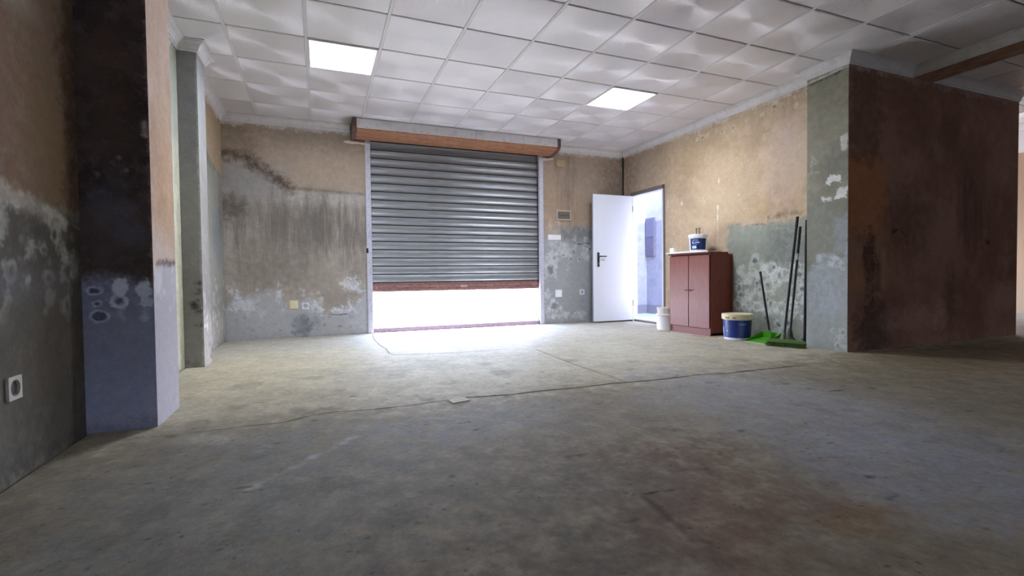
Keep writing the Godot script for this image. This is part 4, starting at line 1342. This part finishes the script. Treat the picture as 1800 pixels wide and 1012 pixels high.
func objects() -> void:
	var st: SurfaceTool
	# ---------------- cabinet
	var wood := mottled("red brown veneer", ["72301f", "7d3725", "672a1b", "853d2a"], Vector3(6, 0.5, 6), 0.02, 0.45)
	var darkwood := wood
	var t := thing("cabinet", "low reddish brown wooden cabinet with two doors, standing against the right wall", "cabinet", Vector3(4.49, 0, -4.80), 0.045)
	# local x: -0.2 is the front (towards the room), z: along the wall
	st = mb()
	box(st, Vector3(-0.185, 0.03, 0.315), Vector3(0.175, 0.99, 0.333), 0.002)
	obj("side_panel", st, darkwood, t)
	st = mb()
	box(st, Vector3(-0.185, 0.03, -0.333), Vector3(0.175, 0.99, -0.315), 0.002)
	obj("side_panel", st, wood, t)
	st = mb()
	box(st, Vector3(0.160, 0.05, -0.315), Vector3(0.172, 0.985, 0.315))
	box(st, Vector3(-0.17, 0.08, -0.315), Vector3(0.16, 0.098, 0.315))
	box(st, Vector3(-0.17, 0.965, -0.315), Vector3(0.16, 0.985, 0.315))
	obj("carcass", st, darkwood, t)
	st = mb()
	box(st, Vector3(-0.180, 0.0, -0.325), Vector3(-0.165, 0.085, 0.325), 0.002)
	obj("plinth", st, mottled("plinth board", ["72301f", "7d3725"], Vector3(6, 6, 0.5), 0.02, 0.5), t)
	for k in 2:
		st = mb()
		var za := -0.330 if k == 0 else 0.004
		box(st, Vector3(-0.205, 0.09, za), Vector3(-0.187, 0.975, za + 0.326), 0.002)
		var d := obj("door", st, wood, t)
		st = mb()
		var zk := -0.032 if k == 0 else 0.036
		lathe(st, PackedVector2Array([Vector2(0.005, 0), Vector2(0.004, 0.012), Vector2(0.009, 0.018), Vector2(0.011, 0.024), Vector2(0.008, 0.029), Vector2(0, 0.030)]), 14, Transform3D(Basis(Vector3(0, 0, 1.7), Vector3(-1, 0, 0), Vector3(0, -0.8, 0)), Vector3(-0.204, 0.545, zk)))
		obj("knob", st, plain("dark knob", "3a1c16", 0.4), d)
	st = mb()
	box(st, Vector3(-0.215, 0.99, -0.345), Vector3(0.10, 1.010, 0.340), 0.004)
	obj("top_board", st, darkwood, t)
	st = mb()
	box(st, Vector3(0.10, 0.955, -0.34), Vector3(0.165, 0.985, 0.338), 0.004)
	obj("back_ledge", st, darkwood, t)

	t = thing("board", "thin pale board lying on top of the red brown cabinet under the small tub", "board", Vector3(4.46, 1.0105, -4.815), 0.045)
	st = mb()
	var sheet := PackedVector2Array([Vector2(-0.20, -0.36), Vector2(0.02, -0.355), Vector2(0.06, 0.20), Vector2(0.04, 0.33), Vector2(-0.198, 0.345), Vector2(-0.206, 0.0)])
	prism(st, sheet, 0.014, Transform3D(Basis(Vector3(1, 0, 0), Vector3(0, 0, 1), Vector3(0, -1, 0)), Vector3(0, 0.014, 0)).translated_local(Vector3.ZERO))
	obj("panel", st, mottled("pale chipboard", ["e0d8d0", "efe9e4", "d2c8be"], Vector3.ONE * 4.0, 0.03, 0.7), t)
	st = mb()
	prism(st, PackedVector2Array([Vector2(-0.19, -0.30), Vector2(-0.02, -0.30), Vector2(0.0, 0.06), Vector2(-0.194, 0.10)]), 0.006, Transform3D(Basis(Vector3(1, 0, 0), Vector3(0, 0, 1), Vector3(0, -1, 0)), Vector3(0, 0.0202, 0)))
	obj("offcut", st, plain("white offcut", "ece8e4", 0.7), t)

	# ---------------- small tub on the cabinet
	var im := Image.create(512, 256, false, Image.FORMAT_RGB8)
	im.fill(Color("0d2664"))
	im.fill_rect(Rect2i(250, 0, 262, 256), Color("0a1d50"))
	write_strokes(im, 90, 22, 170, 26, 9, Color("dfe8ff"), 4)
	write_strokes(im, 70, 62, 70, 64, 1, Color("f2f6ff"), 9)
	write_strokes(im, 150, 66, 150, 44, 6, Color("c9d8ff"), 5)
	write_strokes(im, 150, 118, 90, 26, 4, Color("7d97d8"), 6)
	im.fill_rect(Rect2i(74, 168, 130, 58), Color("eef2ff"))
	write_strokes(im, 86, 180, 104, 34, 5, Color("3a62b8"), 8, 0.0)
	var lab := plain("printed blue label", "ffffff", 0.4)
	lab.albedo_texture = ImageTexture.create_from_image(im)
	var tubwhite := plain("white plastic", "dfe3ea", 0.4)
	t = thing("paint_tub", "small white plastic paint tub with dark blue printed label standing on the cabinet", "paint tub", Vector3(4.44, 1.031, -4.79))
	tub(t, 0.098, 0.108, 0.20, tubwhite, lab, 0.018, 0.155, 1.30, 2.05)
	tub_lid(t, 0.210, 0.113, 0.044, plain("white lid", "e9e7e4", 0.45))

	t = thing("small_box", "small white box on the corner of the red brown cabinet nearest the doorway", "box", Vector3(4.30, 1.0251, -5.09), 0.3)
	st = mb()
	box(st, Vector3(-0.03, 0, -0.03), Vector3(0.03, 0.052, 0.03), 0.002)
	obj("carton", st, plain("white card", "efeae6", 0.7), t)
	st = mb()
	box(st, Vector3(-0.031, 0.050, -0.031), Vector3(0.031, 0.060, 0.031), 0.002)
	obj("lid", st, plain("white card", "f1ece8", 0.7), t)

	# ---------------- two bolts in the wall above the tub
	for k in 2:
		t = thing("wall_bolt", "thin bolt sticking out just above the small tub, the one nearer the %s" % ("doorway" if k == 0 else "grey green pier"), "bolt", Vector3(XR, 1.305, -5.05 + 0.055 * k), 0.0, "bolts above the small tub")
		st = mb()
		bar(st, PackedVector3Array([Vector3(0.01, -0.035, 0), Vector3(-0.018, -0.035, 0), Vector3(-0.026, -0.028, 0), Vector3(-0.028, 0.035, 0)]), PackedFloat32Array([0.005, 0.005, 0.005, 0.005]), 8)
		obj("stem", st, plain("dull brown metal", "6a5a44", 0.5, 0.6), t)
		st = mb()
		lathe(st, PackedVector2Array([Vector2(0, -0.006), Vector2(0.009, -0.005), Vector2(0.010, 0.004), Vector2(0.006, 0.009), Vector2(0, 0.010)]), 12, Transform3D(Basis(), Vector3(-0.028, 0.037, 0)))
		obj("head", st, plain("dull brown metal", "5a4a38", 0.5, 0.6), t)

	# ---------------- big tub on the floor
	im = Image.create(512, 256, false, Image.FORMAT_RGB8)
	im.fill(Color("0c2872"))
	im.fill_rect(Rect2i(20, 110, 54, 140), Color("d5e2ff"))
	for q in 9:
		im.fill_rect(Rect2i(28, 122 + q * 13, 30 + (q * 7) % 12, 4), Color("5d7fc8"))
	for yy in 14:
		for xx in 16:
			if Vector2(xx - 8, yy - 7).length() < 7.0:
				im.set_pixel(132 + xx, 150 + yy, Color("bcd4ff"))
	write_strokes(im, 270, 40, 76, 34, 4, Color("7d98d0"), 12)
	im.fill_rect(Rect2i(360, 0, 152, 256), Color("0a1d52"))
	lab = plain("printed blue label", "ffffff", 0.4)
	lab.albedo_texture = ImageTexture.create_from_image(im)
	t = thing("paint_tub", "large paint tub with blue label and cream lid on the floor beside the cabinet", "paint tub", Vector3(4.405, 0, -4.145))
	tub(t, 0.138, 0.152, 0.275, plain("white plastic", "d9dde6", 0.4), lab, 0.028, 0.225, 0.55, 3.6)
	tub_lid(t, 0.292, 0.160, 0.062, mottled("stained cream lid", ["c9b892", "ddd0b0", "d3c4a0"], Vector3.ONE * 3.0, 0.03, 0.55))
	for k in 2:
		st = mb()
		box(st, Vector3(-0.012, 0.245, -0.02), Vector3(0.012, 0.262, 0.02), 0.002, Transform3D(Basis(Vector3.UP, -2.55 - k * 0.5), Vector3.ZERO) * Transform3D(Basis(), Vector3(0.160, 0, 0)))
		obj("lid_tab", st, plain("dirty tab", "8f7c58", 0.6), t)

	# ---------------- white tub half hidden behind the cabinet
	t = thing("paint_tub", "plain white plastic tub half hidden between the cabinet and the doorway", "paint tub", Vector3(4.30, 0, -5.25))
	st = mb()
	lathe(st, PackedVector2Array([Vector2(0, 0), Vector2(0.10, 0), Vector2(0.105, 0.006), Vector2(0.118, 0.195), Vector2(0.124, 0.2), Vector2(0.124, 0.215), Vector2(0.117, 0.22), Vector2(0, 0.22)]), 32)
	obj("body", st, plain("white plastic", "d9d2d4", 0.45), t)
	st = mb()
	lathe(st, PackedVector2Array([Vector2(0, 0.22), Vector2(0.098, 0.22), Vector2(0.108, 0.29), Vector2(0.112, 0.292), Vector2(0.112, 0.302), Vector2(0.106, 0.304), Vector2(0, 0.30)]), 32)
	obj("inner_tub", st, plain("dusty white plastic", "cdc4c0", 0.5), t)

	# ---------------- offcuts of lath by the cabinet's feet
	for q: Array in [[4.22, -4.45, 0.30, 0.35, "thin wooden lath on the floor at the cabinet's foot, beside the big blue tub"], [4.17, -5.10, 0.16, 0.2, "thin wooden lath on the floor in front of the half hidden white tub"]]:
		t = thing("wooden_lath", q[4], "lath", Vector3(q[0], 0, q[1]), q[3], "laths by the cabinet")
		st = mb()
		box(st, Vector3(-0.012, 0.0, -(q[2] as float) / 2), Vector3(0.012, 0.010, (q[2] as float) / 2), 0.002)
		obj("strip", st, mottled("raw wood", ["a5805e", "b8946f"], Vector3(8, 8, 1), 0.03, 0.8), t)

	# ---------------- dustpan on a stick
	var green := plain("green plastic", "4f9a1e", 0.45)
	var blackmetal := plain("black painted tube", "17161a", 0.4)
	t = thing("dustpan", "green long-handled dustpan with black stick standing by the big blue tub", "dustpan", Vector3(4.31, 0, -3.82), 0.0)
	# local x runs from the mouth to the back, z across
	st = mb()
	var floor_poly := PackedVector2Array([Vector2(0, -0.125), Vector2(0.24, -0.10), Vector2(0.24, 0.10), Vector2(0, 0.125)])
	prism(st, floor_poly, 0.004, Transform3D(Basis(Vector3(1, 0.16, 0).normalized(), Vector3(0, 0, 1), Vector3(0, -1, 0)), Vector3(0, 0.006, 0)))
	for s: float in [-1.0, 1.0]:
		var a := Vector3(0.0, 0.004, s * 0.125)
		var b := Vector3(0.24, 0.042, s * 0.10)
		var up0 := Vector3(0, 0.012, s * 0.004)
		var up1 := Vector3(0.004, 0.062, s * 0.022)
		var w := Vector3(0, 0, -s * 0.004)
		quad(st, a, b, b + up1, a + up0, Vector3(0, 0, s))
		quad(st, a + w, b + w, b + up1 + w, a + up0 + w, Vector3(0, 0, -s))
		quad(st, a + up0, b + up1, b + up1 + w, a + up0 + w, Vector3.UP)
	quad(st, Vector3(0.24, 0.042, -0.10), Vector3(0.24, 0.042, 0.10), Vector3(0.248, 0.104, 0.122), Vector3(0.248, 0.104, -0.122), Vector3.RIGHT)
	quad(st, Vector3(0.236, 0.042, -0.10), Vector3(0.236, 0.042, 0.10), Vector3(0.244, 0.104, 0.122), Vector3(0.244, 0.104, -0.122), Vector3.LEFT)
	quad(st, Vector3(0.248, 0.104, -0.122), Vector3(0.248, 0.104, 0.122), Vector3(0.244, 0.104, 0.122), Vector3(0.244, 0.104, -0.122), Vector3.UP)
	obj("pan", st, green, t)
	st = mb()
	bar(st, PackedVector3Array([Vector3(0.0, 0.006, -0.125), Vector3(0.0, 0.005, 0.125)]), PackedFloat32Array([0.004, 0.004]), 8)
	obj("lip", st, plain("pale green rubber", "b5d49a", 0.5), t)
	st = mb()
	bar(st, PackedVector3Array([Vector3(0.215, 0.045, 0.02), Vector3(0.20, 0.13, 0.01)]), PackedFloat32Array([0.018, 0.014]), 12)
	obj("socket", st, green, t)
	st = mb()
	bar(st, PackedVector3Array([Vector3(0.20, 0.11, 0.012), Vector3(0.13, 0.745, -0.045)]), PackedFloat32Array([0.0115, 0.0115]), 12)
	obj("stick", st, blackmetal, t)
	st = mb()
	bar(st, PackedVector3Array([Vector3(0.1307, 0.74, -0.0445), Vector3(0.128, 0.765, -0.047)]), PackedFloat32Array([0.013, 0.011]), 12)
	obj("grip", st, plain("black plastic", "0d0d0f", 0.5), t)

	# ---------------- broom
	t = thing("broom", "green-headed broom with a long black stick leaning into the corner of the grey pier", "broom", Vector3(4.35, 0, -3.485), 0.40)
	st = mb()
	var head := PackedVector2Array([Vector2(-0.17, 0.045), Vector2(0.17, 0.045), Vector2(0.18, 0.055), Vector2(0.17, 0.066), Vector2(0.04, 0.078), Vector2(-0.04, 0.078), Vector2(-0.17, 0.066), Vector2(-0.18, 0.055)])
	prism(st, head, 0.05, Transform3D(Basis(Vector3(0, 0, 1), Vector3(0, 1, 0), Vector3(-1, 0, 0)), Vector3(0.025, 0, 0)))
	obj("block", st, plain("green plastic block", "527034", 0.5), t)
	st = mb()
	var rng := RandomNumberGenerator.new()
	rng.seed = 3
	for i in 46:
		for k in 3:
			var z := -0.165 + 0.33 * i / 45.0
			var x := -0.016 + 0.016 * k
			var tip := Vector3(x * 1.9 + rng.randf_range(-0.005, 0.005), 0.0, z * 1.07 + rng.randf_range(-0.005, 0.005))
			bar(st, PackedVector3Array([Vector3(x, 0.047, z), tip]), PackedFloat32Array([0.0035, 0.0028]), 4, false)
	var br := obj("bristles", st, mottled("dark green bristle", ["2f4f16", "44661f"], Vector3.ONE * 20.0, 0.05, 0.8), t)
	br.set_meta("kind", "stuff")
	st = mb()
	bar(st, PackedVector3Array([Vector3(0.0, 0.07, -0.02), Vector3(0.012, 0.15, -0.015)]), PackedFloat32Array([0.019, 0.015]), 12)
	obj("socket", st, plain("green plastic block", "3d5a28", 0.5), t)
	st = mb()
	bar(st, PackedVector3Array([Vector3(0.008, 0.12, -0.017), Vector3(0.196, 1.305, 0.05)]), PackedFloat32Array([0.0125, 0.0125]), 12)
	obj("stick", st, blackmetal, t)
	st = mb()
	bar(st, PackedVector3Array([Vector3(0.181, 1.21, 0.0446), Vector3(0.198, 1.318, 0.0507)]), PackedFloat32Array([0.0155, 0.0145]), 12)
	obj("grip", st, plain("black plastic", "0d0d0f", 0.5), t)

	# ---------------- mop behind the broom
	t = thing("mop", "dark mop with a black two-piece stick standing right behind the green broom", "mop", Vector3(4.53, 0, -3.58), 0.0)
	st = mb()
	lathe(st, PackedVector2Array([Vector2(0, 0.0), Vector2(0.065, 0.0), Vector2(0.072, 0.012), Vector2(0.058, 0.05), Vector2(0.03, 0.085), Vector2(0.022, 0.13), Vector2(0.015, 0.17), Vector2(0, 0.17)]), 20)
	obj("head", st, plain("dark grey felt", "3a3a34", 0.9), t)
	st = mb()
	bar(st, PackedVector3Array([Vector3(0.0, 0.12, 0.0), Vector3(0.045, 0.88, 0.045)]), PackedFloat32Array([0.012, 0.012]), 12)
	obj("stick", st, blackmetal, t)
	st = mb()
	bar(st, PackedVector3Array([Vector3(0.045, 0.88, 0.045), Vector3(0.050, 0.95, 0.048)]), PackedFloat32Array([0.010, 0.010]), 12)
	obj("joint", st, plain("pale grey plastic", "b4b6b8", 0.5), t)
	st = mb()
	bar(st, PackedVector3Array([Vector3(0.0498, 0.945, 0.0478), Vector3(0.066, 1.22, 0.062)]), PackedFloat32Array([0.013, 0.013]), 12)
	obj("upper_stick", st, blackmetal, t)

	# ---------------- bare stick in the corner
	t = thing("pole", "straight black pole upright in the corner beside the grey pier, rightmost of the leaning sticks", "pole", Vector3(4.625, 0, -3.475), 0.0)
	st = mb()
	bar(st, PackedVector3Array([Vector3(-0.02, 0.0, 0.0), Vector3(0.0, 1.285, 0.006)]), PackedFloat32Array([0.014, 0.014]), 12)
	obj("shaft", st, blackmetal, t)
	st = mb()
	bar(st, PackedVector3Array([Vector3(-0.0201, -0.0, 0.0), Vector3(-0.0195, 0.03, 0.0)]), PackedFloat32Array([0.017, 0.016]), 12)
	obj("foot", st, plain("black plastic", "0d0d0f", 0.5), t)

	# ---------------- scrap on the floor joint
	t = thing("cement_scrap", "small pale square scrap lying over the long crack in the floor", "scrap", Vector3(0.765, 0, -2.81))
	st = mb()
	prism(st, PackedVector2Array([Vector2(-0.058, -0.03), Vector2(0.05, -0.048), Vector2(0.062, 0.032), Vector2(-0.05, 0.058)]), 0.005, Transform3D(Basis(Vector3(1, 0, 0), Vector3(0, 0, 1), Vector3(0, -1, 0)), Vector3(0, 0.0055, 0)))
	obj("slip", st, mottled("pale cement", ["b7b0a6", "c4beb4"], Vector3.ONE * 3.0, 0.03, 0.9), t)


# plates, boxes and sockets: built flat in x (right), y (up), z (out of the wall)
func plate(t: Node3D, wide: float, high: float, deep: float, m: Material, called := "plate") -> MeshInstance3D:
	var st := mb()
	box(st, Vector3(-wide / 2, -high / 2, -0.004), Vector3(wide / 2, high / 2, deep), minf(0.004, deep * 0.5))
	return obj(called, st, m, t)


func socket(t: Node3D, s: float, cream: Material, inside: Material) -> void:
	var st := mb()
	# frame with a round opening: ring of quads between a square and a circle
	var n := 32
	var rr := s * 0.36
	for i in n:
		var a0 := TAU * i / n
		var a1 := TAU * (i + 1) / n
		var c0 := Vector2(cos(a0), sin(a0))
		var c1 := Vector2(cos(a1), sin(a1))
		var q0 := c0 / maxf(absf(c0.x), absf(c0.y)) * s / 2
		var q1 := c1 / maxf(absf(c1.x), absf(c1.y)) * s / 2
		quad(st, Vector3(c0.x * rr, c0.y * rr, 0.010), Vector3(c1.x * rr, c1.y * rr, 0.010), Vector3(q1.x, q1.y, 0.010), Vector3(q0.x, q0.y, 0.010), Vector3.BACK)
		quad(st, Vector3(q0.x, q0.y, -0.004), Vector3(q1.x, q1.y, -0.004), Vector3(q1.x, q1.y, 0.010), Vector3(q0.x, q0.y, 0.010), Vector3((q0 + q1).x, (q0 + q1).y, 0).normalized())
		quad(st, Vector3(c0.x * rr, c0.y * rr, 0.010), Vector3(c1.x * rr, c1.y * rr, 0.010), Vector3(c1.x * rr * 0.94, c1.y * rr * 0.94, -0.003), Vector3(c0.x * rr * 0.94, c0.y * rr * 0.94, -0.003), Vector3(-(c0 + c1).x, -(c0 + c1).y, 0).normalized())
	obj("frame", st, cream, t)
	st = mb()
	lathe(st, PackedVector2Array([Vector2(rr * 0.94, -0.002), Vector2(0, -0.0019)]), 28, Transform3D(Basis(Vector3(1, 0, 0), Vector3(0, 0, 1), Vector3(0, -1, 0)), Vector3.ZERO))
	obj("well", st, inside, t)
	for k: float in [-1.0, 1.0]:
		st = mb()
		lathe(st, PackedVector2Array([Vector2(0.0032, -0.0015), Vector2(0, -0.0014)]), 10, Transform3D(Basis(Vector3(1, 0, 0), Vector3(0, 0, 1), Vector3(0, -1, 0)), Vector3(k * s * 0.12, 0, 0.0005)))
		obj("pin_hole", st, plain("black", "0a0a0a", 0.9), t)


func wall_fittings() -> void:
	var white := plain("white switch plastic", "e4e4ea", 0.45)
	var cream := plain("yellowed plastic", "d8cba0", 0.5)
	var dull := plain("dusty plastic", "b9b1a8", 0.6)
	var shade := plain("grey plastic", "6a6c68", 0.6)
	var z := ZB
	var t := thing("blank_plate", "square yellowed blank cover plate low on the wall left of the shutter", "cover plate", Vector3(-0.311, 0.414, z))
	plate(t, 0.105, 0.112, 0.010, cream)
	plate(t, 0.088, 0.094, 0.013, plain("yellowed plastic", "e0d4aa", 0.5), "cover")
	t = thing("power_socket", "white power socket beside the yellowed plate, left of the shutter", "socket", Vector3(-0.171, 0.395, z))
	socket(t, 0.082, white, plain("pale grey plastic", "a5a6aa", 0.5))
	t = thing("power_socket", "white power socket low between the shutter and the open white door", "socket", Vector3(3.886, 0.480, z))
	socket(t, 0.082, white, plain("pale grey plastic", "9a9ca0", 0.5))
	t = thing("blank_plate", "white square blank cover plate low beside the right rail of the shutter", "cover plate", Vector3(3.470, 0.468, z))
	plate(t, 0.115, 0.118, 0.010, white)
	plate(t, 0.096, 0.099, 0.013, plain("white plastic", "ececf2", 0.45), "cover")
	t = thing("switch_plate", "wide white switch plate at shoulder height beside the right rail of the shutter", "switch plate", Vector3(3.405, 1.34, z))
	plate(t, 0.225, 0.084, 0.010, white)
	for k in 3:
		var st := mb()
		box(st, Vector3(-0.094 + k * 0.064, -0.026, 0.008), Vector3(-0.034 + k * 0.064, 0.026, 0.014), 0.002)
		obj("rocker", st, plain("white rocker", "efe9e9", 0.45), t)
	t = thing("breaker_box", "small fuse box with smoked window on the wall between shutter and white door", "fuse box", Vector3(3.563, 1.685, z))
	plate(t, 0.262, 0.162, 0.022, plain("beige plastic", "b0a595", 0.55), "body")
	var win := plate(t, 0.210, 0.112, 0.030, plain("smoked plastic", "6a6258", 0.3), "window_cover")
	var st2 := mb()
	box(st2, Vector3(-0.080, -0.008, 0.029), Vector3(0.080, 0.008, 0.034), 0.002)
	obj("grip", st2, plain("grey plastic", "565049", 0.5), win)
	t = thing("junction_cover", "small tan square cover high on the wall beside the shutter housing", "cover plate", Vector3(3.531, 2.492, z))
	plate(t, 0.158, 0.112, 0.014, plain("tan painted cover", "b39a78", 0.8), "body")
	var lip := mb()
	box(lip, Vector3(-0.079, -0.056, 0.010), Vector3(0.079, -0.046, 0.020), 0.002)
	obj("lip", lip, plain("tan painted cover", "bfa684", 0.8), t)
	# socket on the near left wall, facing into the room
	t = thing("power_socket", "pale grey socket low on the dark left wall in front of the blue pier", "socket", Vector3(XL, 0.352, -2.352), PI / 2)
	socket(t, 0.086, dull, shade)
	# cable down the corner between back and right wall
	var st := mb()
	bar(st, PackedVector3Array([Vector3(0, 0.0, 0), Vector3(0.004, -0.22, 0.0), Vector3(-0.002, -0.62, 0.003)]), PackedFloat32Array([0.011, 0.011, 0.011]), 8)
	t = thing("cable", "black cable running down the corner above the open white door", "cable", Vector3(XR - 0.016, 2.665, ZB + 0.016))
	obj("sheath", st, plain("black rubber", "1a1614", 0.7), t)
	# latch on the left guide rail
	t = thing("latch", "small dark latch on the left rail of the shutter", "latch", Vector3(0.604, 1.11, -6.718))
	st = mb()
	box(st, Vector3(-0.012, -0.03, -0.004), Vector3(0.012, 0.03, 0.014), 0.003)
	obj("body", st, plain("dark steel", "2c2a2e", 0.5, 0.5), t)
